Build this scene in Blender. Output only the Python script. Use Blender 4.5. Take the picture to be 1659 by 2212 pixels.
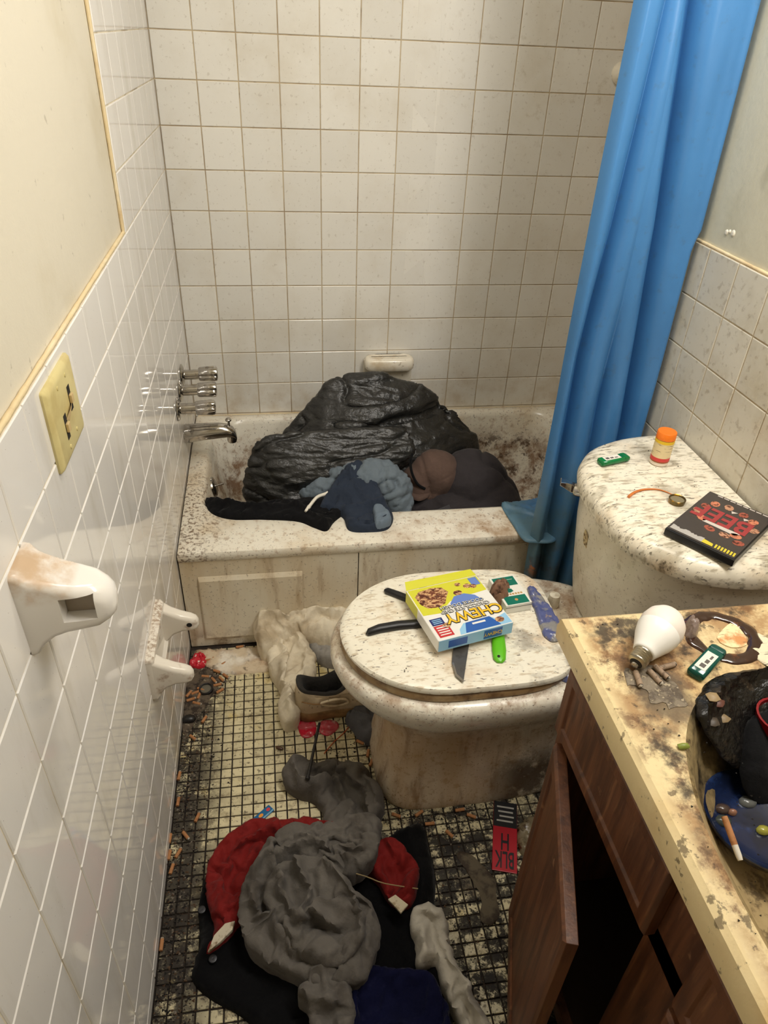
import bpy, bmesh, math, random
from mathutils import Vector, Matrix, noise, geometry
from math import pi, sin, cos, sqrt, radians, atan2

# ---------------------------------------------------------------- scene, camera, light
for o in list(bpy.data.objects): bpy.data.objects.remove(o)
S = bpy.context.scene
COL = S.collection
random.seed(7)

# camera: hand-held, 1.485 m up, pitched down 34 degrees, slightly rolled
cam_d = bpy.data.cameras.new('camera'); cam = bpy.data.objects.new('camera', cam_d); COL.objects.link(cam)
_yaw, _pit, _rol = 0.173686, 0.600183, 0.0487091
_fw = Vector((sin(_yaw)*cos(_pit), cos(_yaw)*cos(_pit), -sin(_pit)))
_rt = Vector((cos(_yaw), -sin(_yaw), 0)); _up = _rt.cross(_fw)
_r2 = _rt*cos(_rol)+_up*sin(_rol); _u2 = _up*cos(_rol)-_rt*sin(_rol)
_m = Matrix((_r2, _u2, -_fw)).transposed().to_4x4(); _m.translation = (0.27625, -2.26091, 1.48521)
cam.matrix_world = _m
cam_d.sensor_fit = 'VERTICAL'; cam_d.sensor_height = 36; cam_d.sensor_width = 27
cam_d.lens = 1533.445/2212*36; cam_d.clip_start = 0.01
S.camera = cam
S.view_settings.view_transform = 'Standard'; S.view_settings.look = 'None'
S.view_settings.gamma = 1; S.view_settings.use_curve_mapping = False
S.view_settings.exposure = -0.1
w = bpy.data.worlds.new('world'); S.world = w; w.use_nodes = True
w.node_tree.nodes['Background'].inputs[0].default_value = (0.5, 0.48, 0.45, 1)
w.node_tree.nodes['Background'].inputs[1].default_value = 0.02
def area(name, loc, target, power, sx, sy, col=(1, 0.955, 0.89)):
    d = bpy.data.lights.new(name, 'AREA'); d.shape = 'RECTANGLE'; d.size = sx; d.size_y = sy; d.energy = power; d.color = col
    o = bpy.data.objects.new(name, d); COL.objects.link(o)
    q = (Vector(target)-Vector(loc)).to_track_quat('-Z', 'Y')
    o.rotation_euler = q.to_euler(); o.location = loc
    return o
# the lamp over the vanity mirror and an unseen ceiling lamp added as fill (both above the frame)
area('vanity_lamp_light', (1.06, -1.70, 2.02), (0.60, -0.50, 0.45), 17, 0.22, 0.80)
area('added_fill_light', (0.62, -1.10, 2.30), (0.62, -0.85, 0.0), 8, 0.34, 0.34)

# ---------------------------------------------------------------- materials
def M(name, col, rough=.5, metal=0., layers=(), bump=(), spec=.5, trans=0., alpha=1., coat=0., rnd=0., sheen=0., emit=None):
    m = bpy.data.materials.get(name)
    if m: return m
    m = bpy.data.materials.new(name); m.use_nodes = True
    nt = m.node_tree; N = nt.nodes; L = nt.links
    B = N['Principled BSDF']
    def setv(k, v):
        if k in B.inputs: B.inputs[k].default_value = v
    setv('Metallic', metal); setv('Specular IOR Level', spec); setv('Transmission Weight', trans); setv('Alpha', alpha)
    setv('Coat Weight', coat); setv('Coat Roughness', .08); setv('Sheen Weight', sheen); setv('Roughness', rough)
    if emit: setv('Emission Color', (*emit[0], 1)); setv('Emission Strength', emit[1])
    geo = N.new('ShaderNodeNewGeometry')
    def math_(op, a, b=None, clamp=False):
        n = N.new('ShaderNodeMath'); n.operation = op; n.use_clamp = clamp
        for i, v in enumerate((a, b)):
            if v is None: continue
            if isinstance(v, (int, float)): n.inputs[i].default_value = v
            else: L.new(v, n.inputs[i])
        return n.outputs[0]
    sep = None
    def pos(st):
        if not st: return geo.outputs['Position']
        n = N.new('ShaderNodeVectorMath'); n.operation = 'MULTIPLY'; n.inputs[1].default_value = st
        L.new(geo.outputs['Position'], n.inputs[0]); return n.outputs[0]
    def ramp(v, lo, hi):
        n = N.new('ShaderNodeMapRange'); n.interpolation_type = 'SMOOTHSTEP'
        L.new(v, n.inputs[0]); n.inputs[1].default_value = lo; n.inputs[2].default_value = hi
        return n.outputs[0]
    def ramp_axis(ax, a, b):
        nonlocal sep
        if sep is None:
            sep = N.new('ShaderNodeSeparateXYZ'); L.new(geo.outputs['Position'], sep.inputs[0])
        v = sep.outputs['XYZ'.index(ax)]
        if a <= b: return ramp(v, a, b)
        return math_('SUBTRACT', 1.0, ramp(v, b, a))
    c = None; r = None
    if rnd:
        oi = N.new('ShaderNodeObjectInfo')
        mr = N.new('ShaderNodeMapRange'); L.new(oi.outputs['Random'], mr.inputs[0]); mr.inputs[3].default_value = 1-rnd; mr.inputs[4].default_value = 1+rnd*.4
        hv = N.new('ShaderNodeHueSaturation'); hv.inputs['Color'].default_value = (*col, 1); L.new(mr.outputs[0], hv.inputs['Value'])
        c = hv.outputs[0]
    def mixc(f, c0, c1):
        n = N.new('ShaderNodeMix'); n.data_type = 'RGBA'; L.new(f, n.inputs[0])
        if c0 is None: n.inputs[6].default_value = (*col, 1)
        else: L.new(c0, n.inputs[6])
        n.inputs[7].default_value = (*c1, 1); return n.outputs[2]
    def mixr(f, r0, r1):
        n = N.new('ShaderNodeMix'); L.new(f, n.inputs[0])
        if r0 is None: n.inputs[2].default_value = rough
        else: L.new(r0, n.inputs[2])
        n.inputs[3].default_value = r1; return n.outputs[0]
    for ly in layers:
        if ly.get('kind') == 'v':
            t = N.new('ShaderNodeTexVoronoi'); t.inputs['Scale'].default_value = ly['s']; L.new(pos(ly.get('st')), t.inputs['Vector'])
            f = math_('SUBTRACT', 1.0, ramp(t.outputs['Distance'], ly['lo'], ly['hi']))
            sc = N.new('ShaderNodeSeparateColor'); L.new(t.outputs['Color'], sc.inputs[0])
            f = math_('MULTIPLY', f, ramp(sc.outputs[0], 1-ly.get('p', .3), 1-ly.get('p', .3)+.02))
        elif ly.get('kind') == 'flat':
            f = None
        else:
            t = N.new('ShaderNodeTexNoise'); t.inputs['Scale'].default_value = ly['s']; t.inputs['Detail'].default_value = ly.get('d', 5)
            t.inputs['Roughness'].default_value = ly.get('nr', .6); t.inputs['Distortion'].default_value = ly.get('dist', 0)
            L.new(pos(ly.get('st')), t.inputs['Vector'])
            f = ramp(t.outputs['Fac'], ly['lo'], ly['hi'])
        for mk in ly.get('m', ()):
            g = ramp_axis(*mk); f = g if f is None else math_('MULTIPLY', f, g)
        k = ly.get('k', 1)
        if k != 1: f = math_('MULTIPLY', f, k)
        c = mixc(f, c, ly['c'])
        if ly.get('rough') is not None: r = mixr(f, r, ly['rough'])
    if c is None: setv('Base Color', (*col, 1))
    else: L.new(c, B.inputs['Base Color'])
    if r is not None: L.new(r, B.inputs['Roughness'])
    prev = None
    for bp in bump:
        s, dist = bp[0], bp[1]; st = bp[2] if len(bp) > 2 else None
        t = N.new('ShaderNodeTexNoise'); t.inputs['Scale'].default_value = s; t.inputs['Detail'].default_value = bp[3] if len(bp) > 3 else 4
        L.new(pos(st), t.inputs['Vector'])
        b = N.new('ShaderNodeBump'); b.inputs['Strength'].default_value = 1; b.inputs['Distance'].default_value = dist
        L.new(t.outputs['Fac'], b.inputs['Height'])
        if prev is not None: L.new(prev, b.inputs['Normal'])
        prev = b.outputs[0]
    if prev is not None: L.new(prev, B.inputs['Normal'])
    return m
def c8(r, g, b):
    f = lambda v: (v/255/12.92) if v/255 <= .04045 else ((v/255+.055)/1.055)**2.4
    return (f(r), f(g), f(b))

# ---------------------------------------------------------------- objects
MW = {}
def mwof(o): return MW.get(o.name, Matrix())
def thing(name, label, cat, loc=(0, 0, 0), rot=(0, 0, 0), group=None, kind=None, parent=None):
    o = bpy.data.objects.new(name, None); COL.objects.link(o); o.empty_display_size = .03
    o.location = loc; o.rotation_euler = rot
    from mathutils import Euler
    MW[o.name] = Matrix.Translation(loc) @ Euler(rot).to_matrix().to_4x4()
    tag(o, label, cat, group, kind)
    return o
def tag(o, label=None, cat=None, group=None, kind=None):
    if label: o['label'] = label
    if cat: o['category'] = cat
    if group: o['group'] = group
    if kind: o['kind'] = kind
    return o
def link(name, me, mat, parent=None, world=False, smooth=None):
    if isinstance(mat, (list, tuple)):
        for m_ in mat: me.materials.append(m_)
    elif mat: me.materials.append(mat)
    if world and parent is not None: me.transform(mwof(parent).inverted())
    if smooth is not None:
        me.shade_smooth()
        if smooth < 180: me.set_sharp_from_angle(angle=radians(smooth))
    o = bpy.data.objects.new(name, me); COL.objects.link(o)
    if parent is not None:
        o.parent = parent; MW[o.name] = mwof(parent).copy()
    return o
def tree_copy(root, loc, rot, label=None, group=None):
    c = root.copy(); COL.objects.link(c); c.location = loc; c.rotation_euler = rot
    if label: c['label'] = label
    if group: c['group'] = group
    for ch in root.children:
        k = ch.copy(); COL.objects.link(k); k.parent = c
        for g in ch.children:
            q = g.copy(); COL.objects.link(q); q.parent = k
    return c

class MB:
    def __init__(s): s.v = []; s.f = []; s.mi = []; s.cur = 0
    def add(s, vs, fs):
        b = len(s.v); s.v += [tuple(p) for p in vs]; s.f += [tuple(b+i for i in f) for f in fs]; s.mi += [s.cur]*len(fs); return b
    def box(s, x0, x1, y0, y1, z0, z1):
        return s.add([(x0,y0,z0),(x1,y0,z0),(x1,y1,z0),(x0,y1,z0),(x0,y0,z1),(x1,y0,z1),(x1,y1,z1),(x0,y1,z1)],
              [(3,2,1,0),(4,5,6,7),(0,1,5,4),(1,2,6,5),(2,3,7,6),(3,0,4,7)])
    def loft(s, loops, cap0=True, cap1=True, closed=True):
        n = len(loops[0]); vs = [p for l in loops for p in l]; fs = []
        for a in range(len(loops)-1):
            for i in range(n if closed else n-1):
                j = (i+1) % n; fs.append((a*n+i, a*n+j, (a+1)*n+j, (a+1)*n+i))
        if cap0: fs.append(tuple(range(n-1, -1, -1)))
        if cap1: fs.append(tuple((len(loops)-1)*n+i for i in range(n)))
        return s.add(vs, fs)
    def tube(s, pts, rad, n=10, cap=True):
        pts = [Vector(p) for p in pts]; loops = []
        rads = rad if isinstance(rad, (list, tuple)) else [rad]*len(pts)
        prev = None
        for i, p in enumerate(pts):
            t = (pts[min(i+1, len(pts)-1)]-pts[max(i-1, 0)]).normalized()
            if prev is None:
                a = t.orthogonal().normalized()
            else:
                a = (prev-t*prev.dot(t)).normalized()
            prev = a; b = t.cross(a)
            loops.append([p+(a*cos(2*pi*k/n)+b*sin(2*pi*k/n))*rads[i] for k in range(n)])
        return s.loft(loops, cap, cap)
    def lathe(s, prof, n=24, mat=None):
        loops = [[Vector((r*cos(2*pi*k/n), r*sin(2*pi*k/n), z)) for k in range(n)] for r, z in prof]
        if mat is not None: loops = [[mat @ p for p in l] for l in loops]
        return s.loft(loops)
    def prism(s, poly, z0, z1, mat=None):
        l0 = [Vector((x, y, z0)) for x, y in poly]; l1 = [Vector((x, y, z1)) for x, y in poly]
        if mat is not None: l0 = [mat @ p for p in l0]; l1 = [mat @ p for p in l1]
        return s.loft([l0, l1])
    def mesh(s, name, bevel=0, seg=2, ang=30, fix=True):
        me = bpy.data.meshes.new(name); me.from_pydata(s.v, [], s.f)
        me.polygons.foreach_set('material_index', s.mi)
        bm = bmesh.new(); bm.from_mesh(me)
        if fix: bmesh.ops.recalc_face_normals(bm, faces=bm.faces)
        if bevel:
            es = [e for e in bm.edges if len(e.link_faces) == 2 and e.calc_face_angle(0) > radians(ang)]
            bmesh.ops.bevel(bm, geom=es, offset=bevel, segments=seg, profile=.6, affect='EDGES', clamp_overlap=True)
        bm.to_mesh(me); bm.free(); me.update(); return me
    def build(s, name, mat, parent=None, world=False, smooth=None, bevel=0, seg=2, ang=30):
        return link(name, s.mesh(name, bevel, seg, ang), mat, parent, world, smooth)
def baked(o):
    """apply modifiers of o"""
    bpy.context.view_layer.update()
    dg = bpy.context.evaluated_depsgraph_get(); me = bpy.data.meshes.new_from_object(o.evaluated_get(dg))
    old = o.data; o.modifiers.clear(); o.data = me; bpy.data.meshes.remove(old); return o
def cut(o, mb):
    c = bpy.data.objects.new('cutter', mb.mesh('cutter')); COL.objects.link(c)
    c.parent = o.parent
    md = o.modifiers.new('b', 'BOOLEAN'); md.operation = 'DIFFERENCE'; md.object = c; md.solver = 'EXACT'
    baked(o); bpy.data.objects.remove(c); return o
def blob(parts, voxel=.006, smooth=4, extra=None):
    """union of ellipsoids (centre, radii, rotation z) -> bmesh surface"""
    mb = MB()
    for p in parts:
        c, r = Vector(p[0]), p[1]; R = Matrix.Rotation(p[2] if len(p) > 2 else 0, 3, p[3] if len(p) > 3 else 'Z')
        loops = []
        for i in range(1, 14):
            a = pi*i/14
            loops.append([c+R @ Vector((r[0]*sin(a)*cos(b*pi/12), r[1]*sin(a)*sin(b*pi/12), r[2]*cos(a))) for b in range(24)])
        mb.loft(loops)
    if extra: extra(mb)
    o = bpy.data.objects.new('tmp', mb.mesh('tmp')); COL.objects.link(o)
    md = o.modifiers.new('r', 'REMESH'); md.mode = 'VOXEL'; md.voxel_size = voxel
    baked(o); bm = bmesh.new(); bm.from_mesh(o.data); bpy.data.objects.remove(o)
    for _ in range(smooth): bmesh.ops.smooth_vert(bm, verts=bm.verts, factor=.5, use_axis_x=True, use_axis_y=True, use_axis_z=True)
    bm.normal_update(); return bm
def hull(pts_list):
    """bag-like volumes: convex hulls of point sets"""
    def fn(mb):
        for pts in pts_list:
            bm = bmesh.new()
            for p in pts: bm.verts.new(p)
            r = bmesh.ops.convex_hull(bm, input=bm.verts)
            dead = [v for v in bm.verts if not v.link_faces]
            for v in dead: bm.verts.remove(v)
            bmesh.ops.recalc_face_normals(bm, faces=bm.faces)
            bm.verts.index_update(); mb.add([v.co for v in bm.verts], [tuple(v.index for v in f.verts) for f in bm.faces]); bm.free()
    return fn
def displace(bm, fn):
    bm.normal_update(); mv = [(v, v.co+v.normal*fn(v.co, v.normal)) for v in bm.verts]
    for v, p in mv: v.co = p
def bmobj(name, bm, mat, parent=None, world=True, smooth=180):
    me = bpy.data.meshes.new(name); bm.to_mesh(me); bm.free(); return link(name, me, mat, parent, world, smooth)
def N3(x, y, z): return noise.noise(Vector((x, y, z)))
def ridge(x, y, z): return 1-2*abs(N3(x, y, z))

def spline(pts, step=.008, closed=True):
    n = len(pts); out = []
    for i in range(n if closed else n-1):
        if closed: p0, p1, p2, p3 = pts[i-1], pts[i], pts[(i+1) % n], pts[(i+2) % n]
        else: p0, p1, p2, p3 = pts[max(i-1, 0)], pts[i], pts[i+1], pts[min(i+2, n-1)]
        d = math.dist(p1, p2); k = max(1, int(d/step))
        for j in range(k):
            t = j/k
            out.append(tuple(.5*((2*p1[a])+(-p0[a]+p2[a])*t+(2*p0[a]-5*p1[a]+4*p2[a]-p3[a])*t*t+(-p0[a]+3*p1[a]-3*p2[a]+p3[a])*t**3) for a in range(len(p1))))
    if not closed: out.append(tuple(pts[-1]))
    return out
def segd(p, a, b):
    ax, ay = a; bx, by = b; dx, dy = bx-ax, by-ay; q = dx*dx+dy*dy
    t = 0 if q == 0 else max(0, min(1, ((p[0]-ax)*dx+(p[1]-ay)*dy)/q))
    return math.hypot(p[0]-ax-t*dx, p[1]-ay-t*dy)
def inside(p, poly):
    r = False; x, y = p
    for i in range(len(poly)):
        x1, y1 = poly[i-1][:2]; x2, y2 = poly[i][:2]
        if (y1 > y) != (y2 > y) and x < (x2-x1)*(y-y1)/(y2-y1)+x1: r = not r
    return r
def pld(p, pl): return min(segd(p, pl[i], pl[i+1]) for i in range(len(pl)-1))
def plds(p, pl):
    best = (9, 1)
    for i in range(len(pl)-1):
        a, b_ = pl[i], pl[i+1]; d = segd(p, a, b_)
        if d < best[0]: best = (d, (b_[0]-a[0])*(p[1]-a[1])-(b_[1]-a[1])*(p[0]-a[0]))
    return best
def buckle(V, fs, nb, bf, grow, frames, bend, smooth=1):
    """let the sheet grow inside its fixed outline so that it buckles into real folds over the surface below"""
    me = bpy.data.meshes.new('c'); me.from_pydata(V, [], fs); o = bpy.data.objects.new('c', me); COL.objects.link(o)
    cn = {}
    for f in fs:
        for i in range(len(f)):
            e = tuple(sorted((f[i], f[(i+1) % len(f)]))); cn[e] = cn.get(e, 0)+1
    rimv = sorted({i for e, k in cn.items() if k == 1 for i in e})
    g = o.vertex_groups.new(name='p'); g.add(rimv, 1., 'ADD')
    xs = [v[0] for v in V]; ys = [v[1] for v in V]; x0, x1, y0, y1 = min(xs)-.1, max(xs)+.1, min(ys)-.1, max(ys)+.1
    n = 24; cb = MB(); cb.add([(x0+(x1-x0)*i/n, y0+(y1-y0)*j/n, bf(x0+(x1-x0)*i/n, y0+(y1-y0)*j/n)) for j in range(n+1) for i in range(n+1)], [(j*(n+1)+i, j*(n+1)+i+1, (j+1)*(n+1)+i+1, (j+1)*(n+1)+i) for j in range(n) for i in range(n)])
    co = bpy.data.objects.new('f', cb.mesh('f', fix=False)); COL.objects.link(co)
    cm = co.modifiers.new('c', 'COLLISION'); co.collision.thickness_outer = .002; co.collision.cloth_friction = 20
    m = o.modifiers.new('c', 'CLOTH'); st_ = m.settings
    st_.quality = 6; st_.mass = .15; st_.tension_stiffness = 8; st_.compression_stiffness = 8; st_.shear_stiffness = 4; st_.bending_stiffness = bend
    st_.tension_damping = 8; st_.compression_damping = 8; st_.shear_damping = 8; st_.air_damping = 2
    st_.vertex_group_mass = 'p'; st_.pin_stiffness = 1; st_.shrink_min = -grow; st_.shrink_max = -grow
    m.collision_settings.distance_min = .002; m.collision_settings.use_self_collision = True; m.collision_settings.self_distance_min = .003
    m.point_cache.frame_start = 1; m.point_cache.frame_end = frames+2
    S.frame_start = 1; S.frame_end = frames+2
    for f in range(1, frames+1): S.frame_set(f)
    ev = o.evaluated_get(bpy.context.evaluated_depsgraph_get()); W = [tuple(v.co) for v in ev.data.vertices]
    S.frame_set(1)
    bpy.data.objects.remove(o); bpy.data.objects.remove(co)
    nb_ = {}
    for e in cn: nb_.setdefault(e[0], []).append(e[1]); nb_.setdefault(e[1], []).append(e[0])
    for _ in range(smooth):
        W = [tuple(.5*W[i][a]+.5*sum(W[j][a] for j in nb_[i])/len(nb_[i]) for a in range(3)) if i in nb_ else W[i] for i in range(len(W))]
    return W
def drape(name, outline, mat, parent=None, base=0., T=.015, edge=.02, folds=(), wr=.006, ws=18., step=.0055, depth=.02, hem=0, rag=0., st=(1, 1), seed=0, hf=None, sim=0., frames=22, bend=.05):
    """crumpled cloth lying over a surface: outline in plan, thickness T, rounded rim, traced folds"""
    ol = spline(outline, step*1.2)
    if rag: ol = [(x+rag*N3(x*60, y*60, seed), y+rag*N3(x*60, y*60, seed+9)) for x, y in ol]
    xs = [p[0] for p in ol]; ys = [p[1] for p in ol]
    pts = [Vector(p) for p in ol]; n0 = len(pts)
    rnd_ = random.Random(seed)
    y = min(ys)
    row = 0
    cx0, cx1, cy0, cy1 = min(xs), max(xs), min(ys), max(ys)
    while y < cy1:
        x = cx0+(step/2 if row % 2 else 0)
        while x < cx1:
            p = (x+rnd_.uniform(-.2, .2)*step, y+rnd_.uniform(-.2, .2)*step)
            if inside(p, ol) and min((p[0]-q[0])**2+(p[1]-q[1])**2 for q in ol[::1]) > (step*.5)**2: pts.append(Vector(p))
            x += step
        y += step*.87; row += 1
    res = geometry.delaunay_2d_cdt(pts, [(i, (i+1) % n0) for i in range(n0)], [], 1, 1e-6)
    vs, fs = res[0], res[2]
    bf = base if callable(base) else (lambda x, y: base)
    V = []
    for q in vs:
        x, y = q
        d = min(segd((x, y), ol[i-1], ol[i]) for i in range(0, n0, 1)) if n0 < 90 else sqrt(min((x-a)**2+(y-b)**2 for a, b in ol))
        u = min(1, d/edge); rim = sqrt(max(0, 1-(1-u)**2))
        h = T*rim
        for pl, amp, wd in folds:
            dd, sg = plds((x, y), pl)
            dd /= wd if sg > 0 else wd*.5
            if dd < 3: h += amp*math.exp(-dd**1.3)*min(1, d/edge*1.2+.15)
        xx, yy = x*st[0], y*st[1]
        w1, w2 = N3(x*9, y*9, 1+seed)*1.3, N3(x*9, y*9, 4+seed)*1.3
        h += rim*wr*(ridge(xx*ws+w1, yy*ws+w2, seed*1.7)*.65+ridge(xx*ws*2.3+w2, yy*ws*2.3, seed*3.1+5)*.3)
        h -= rim*wr*.9*math.exp(-(N3(xx*ws*.8+w2*1.4, yy*ws*.8+w1*1.4, seed*2.3+11)/.07)**2)
        if hf: h += hf(x, y, d)
        if hem: h += hem*max(0, 1-abs(d-.018)/.004)*0+(-hem*max(0, 1-abs(d-.02)/.0025))
        V.append((x, y, bf(x, y)+max(h, .001)))
    if sim: V = buckle(V, fs, n0, bf, sim, frames, bend)
    mb = MB(); mb.add(V, fs)
    # skirt
    cnt = {}
    for f in fs:
        for i in range(len(f)):
            e = (f[i], f[(i+1) % len(f)]); cnt[tuple(sorted(e))] = cnt.get(tuple(sorted(e)), 0)+1
    low = {}
    extra = []
    for (a, b), k in cnt.items():
        if k == 1:
            for i in (a, b):
                if i not in low:
                    low[i] = len(mb.v); mb.v.append((V[i][0], V[i][1], bf(V[i][0], V[i][1])-depth))
            mb.f.append((a, b, low[b], low[a])); mb.mi.append(0)
    return mb.build(name, mat, parent, world=True, smooth=70)
def text_mesh(body, size, depth=.0002, bold=0., sx=1.):
    cu = bpy.data.curves.new('t', 'FONT'); cu.body = body; cu.size = size; cu.align_x = 'CENTER'; cu.align_y = 'CENTER'; cu.extrude = depth; cu.offset = bold; cu.resolution_u = 3
    o = bpy.data.objects.new('t', cu); COL.objects.link(o); bpy.context.view_layer.update()
    me = bpy.data.meshes.new_from_object(o.evaluated_get(bpy.context.evaluated_depsgraph_get()))
    bpy.data.objects.remove(o); bpy.data.curves.remove(cu)
    if sx != 1: me.transform(Matrix.Diagonal((sx, 1, 1, 1)))
    return me
def lettering(name, body, size, x, y, z, mat, parent, rot=0, bold=0., sx=1., rx=0., ry=0.):
    me = text_mesh(body, size, .0002, bold, sx)
    me.transform(Matrix.Translation((x, y, z)) @ Matrix.Rotation(rot, 4, 'Z') @ Matrix.Rotation(rx, 4, 'X'))
    return link(name, me, mat, parent)
def patch(name, poly, z, mat, parent, th=.0003):
    mb = MB(); mb.prism(poly, z, z+th); return mb.build(name, mat, parent)
def rectp(x0, x1, y0, y1): return [(x0, y0), (x1, y0), (x1, y1), (x0, y1)]
def ellp(cx, cy, a, b, n=20, rot=0): return [(cx+a*cos(2*pi*k/n)*cos(rot)-b*sin(2*pi*k/n)*sin(rot), cy+a*cos(2*pi*k/n)*sin(rot)+b*sin(2*pi*k/n)*cos(rot)) for k in range(n)]
def rrect(x0, x1, y0, y1, r, n=5):
    out = []
    for cx, cy, a0 in ((x1-r, y1-r, 0), (x0+r, y1-r, 90), (x0+r, y0+r, 180), (x1-r, y0+r, 270)):
        for k in range(n+1):
            a = radians(a0+90*k/n); out.append((cx+r*cos(a), cy+r*sin(a)))
    return out

# ================================================================ STRUCTURE
P = .1095; Z0 = 1.455            # wall tile pitch, height of one reference joint
ZW = Z0-3*P                      # top of the tiled wainscot
XR = 1.196; XA = 1.40; YN = -2.75; ZC = 2.36; FH = -.745
paint = M('cream_wall_paint', c8(222, 215, 197), .55, layers=[
    dict(c=c8(190, 176, 140), s=3.2, lo=.5, hi=.8, k=.45), dict(c=c8(120, 110, 88), s=40, lo=.66, hi=.72, k=.35),
    dict(c=c8(70, 60, 45), kind='v', s=55, lo=.04, hi=.07, p=.06, st=(1, 1, 2.2), k=.7)], bump=[(60, .0006), (420, .0002)])
paintr = M('grey_green_wall_paint', c8(205, 200, 178), .6, layers=[
    dict(c=c8(160, 152, 120), s=4, lo=.5, hi=.75, k=.5), dict(c=c8(130, 122, 98), s=24, lo=.6, hi=.75, k=.2, st=(1, 1, .5)),
    dict(c=c8(60, 50, 40), kind='v', s=60, lo=.04, hi=.08, p=.08, k=.7)], bump=[(60, .0006), (420, .0002)])
grout = M('brown_wall_grout', c8(196, 178, 146), .85, layers=[dict(c=c8(140, 116, 86), s=7, lo=.42, hi=.65, k=.7), dict(c=c8(96, 76, 54), s=30, lo=.58, hi=.72, k=.5)])
groutl = M('cream_wall_grout', c8(226, 216, 194), .8, layers=[dict(c=c8(176, 156, 120), s=9, lo=.5, hi=.68, k=.6), dict(c=c8(110, 92, 66), s=5, lo=.5, hi=.62, k=.6, m=[('Z', 1.15, 1.3)])])
specks = dict(c=c8(70, 54, 38), kind='v', s=40, lo=.02, hi=.04, p=.05, st=(1, 1, 1.9), k=.8)
specks2 = dict(c=c8(96, 76, 52), kind='v', s=140, lo=.05, hi=.12, p=.10, k=.4)
tile_b = M('white_wall_tile', c8(232, 229, 220), .16, rnd=.06, layers=[
    dict(c=c8(206, 196, 176), s=4, lo=.45, hi=.75, k=.5, rough=.3),
    dict(c=c8(178, 150, 104), s=9, lo=.35, hi=.75, k=.6, m=[('Z', .62, .36)], rough=.4),
    dict(c=c8(166, 148, 116), s=22, lo=.58, hi=.72, k=.35, m=[('X', .5, 1.1), ('Z', .9, 1.3)], rough=.4),
    dict(c=c8(150, 134, 108), s=90, lo=.6, hi=.68, k=.25, rough=.4, d=3), specks, specks2], bump=[(9, .0012, None, 2), (200, .00008)])
tile_l = M('glossy_white_wall_tile', c8(236, 233, 229), .055, rnd=.03, layers=[
    dict(c=c8(198, 180, 146), s=6, lo=.35, hi=.7, k=.85, m=[('Z', .75, .15), ('Y', -1.5, -1.0)], rough=.25, st=(1, 1, .4)),
    dict(c=c8(205, 198, 184), s=14, lo=.5, hi=.75, k=.5, st=(1, 1, .25), rough=.2),
    dict(c=c8(96, 76, 52), kind='v', s=120, lo=.04, hi=.09, p=.05, k=.6)], bump=[(7, .0004, None, 2)])
tile_r = M('mottled_white_wall_tile', c8(214, 208, 192), .2, rnd=.05, layers=[
    dict(c=c8(180, 166, 134), s=7, lo=.42, hi=.7, k=.5, rough=.45), dict(c=c8(130, 112, 82), s=70, lo=.57, hi=.68, k=.4, rough=.5, d=3), specks, specks2], bump=[(9, .001, None, 2)])
floor_grout = M('black_floor_grout', c8(34, 26, 20), .9, layers=[dict(c=c8(70, 54, 38), s=30, lo=.5, hi=.7, k=.6)], bump=[(300, .0006)])
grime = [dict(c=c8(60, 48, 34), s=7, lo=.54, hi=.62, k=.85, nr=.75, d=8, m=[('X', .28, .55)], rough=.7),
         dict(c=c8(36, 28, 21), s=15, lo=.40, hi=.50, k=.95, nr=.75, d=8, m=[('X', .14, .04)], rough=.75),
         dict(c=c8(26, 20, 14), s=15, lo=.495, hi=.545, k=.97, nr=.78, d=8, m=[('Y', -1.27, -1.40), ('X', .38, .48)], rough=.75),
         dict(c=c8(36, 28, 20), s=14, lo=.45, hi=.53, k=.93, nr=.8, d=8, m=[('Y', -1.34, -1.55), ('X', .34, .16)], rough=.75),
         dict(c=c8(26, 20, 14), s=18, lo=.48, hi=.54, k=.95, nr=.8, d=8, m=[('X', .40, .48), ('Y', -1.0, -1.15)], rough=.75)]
tile_f = M('cream_mosaic_tile', c8(214, 203, 165), .35, rnd=.12, layers=[
    dict(c=c8(206, 178, 84), s=12, lo=.56, hi=.72, k=.55), dict(c=c8(120, 100, 68), s=26, lo=.48, hi=.68, k=.7, d=8, nr=.7, rough=.6),
    dict(c=c8(66, 52, 36), s=85, lo=.55, hi=.63, k=.75, d=6, nr=.7, rough=.6)]+grime, bump=[(120, .0005)])
caulk = M('yellowed_caulk', c8(222, 202, 160), .6, layers=[dict(c=c8(186, 152, 108), s=16, lo=.5, hi=.7, k=.6), dict(c=c8(236, 224, 194), s=9, lo=.5, hi=.7, k=.6)], bump=[(60, .0012)])

def slab(name, x0, x1, y0, y1, z0, z1, mat):
    b = MB(); b.box(x0, x1, y0, y1, z0, z1); return tag(b.build(name, mat), kind='structure')
fl = slab('floor', -.05, XA+.05, YN-.05, .05, -.06, -.0035, floor_grout)
wl = slab('wall_left', -.09, -.0085, YN, .05, -.0035, ZC, paint)
wb = slab('wall_back', -.0085, XA+.05, .0022, .09, -.0035, ZC, grout)
wr_ = slab('wall_right', XR+.0085, XA, YN, -.752, -.0035, ZC, paintr)
slab('wall_alcove_right', XA+.0, XA+.08, FH-.02, .0085, -.0035, ZC, grout)
slab('wall_near', -.0085, XR+.0085, YN-.08, YN, -.0035, ZC, paint)
slab('ceiling', -.09, XA+.08, YN-.08, .09, ZC, ZC+.05, M('white_ceiling_paint', c8(225, 220, 205), .8, layers=[dict(c=c8(180, 170, 140), s=3, lo=.5, hi=.8, k=.4)]))

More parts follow.
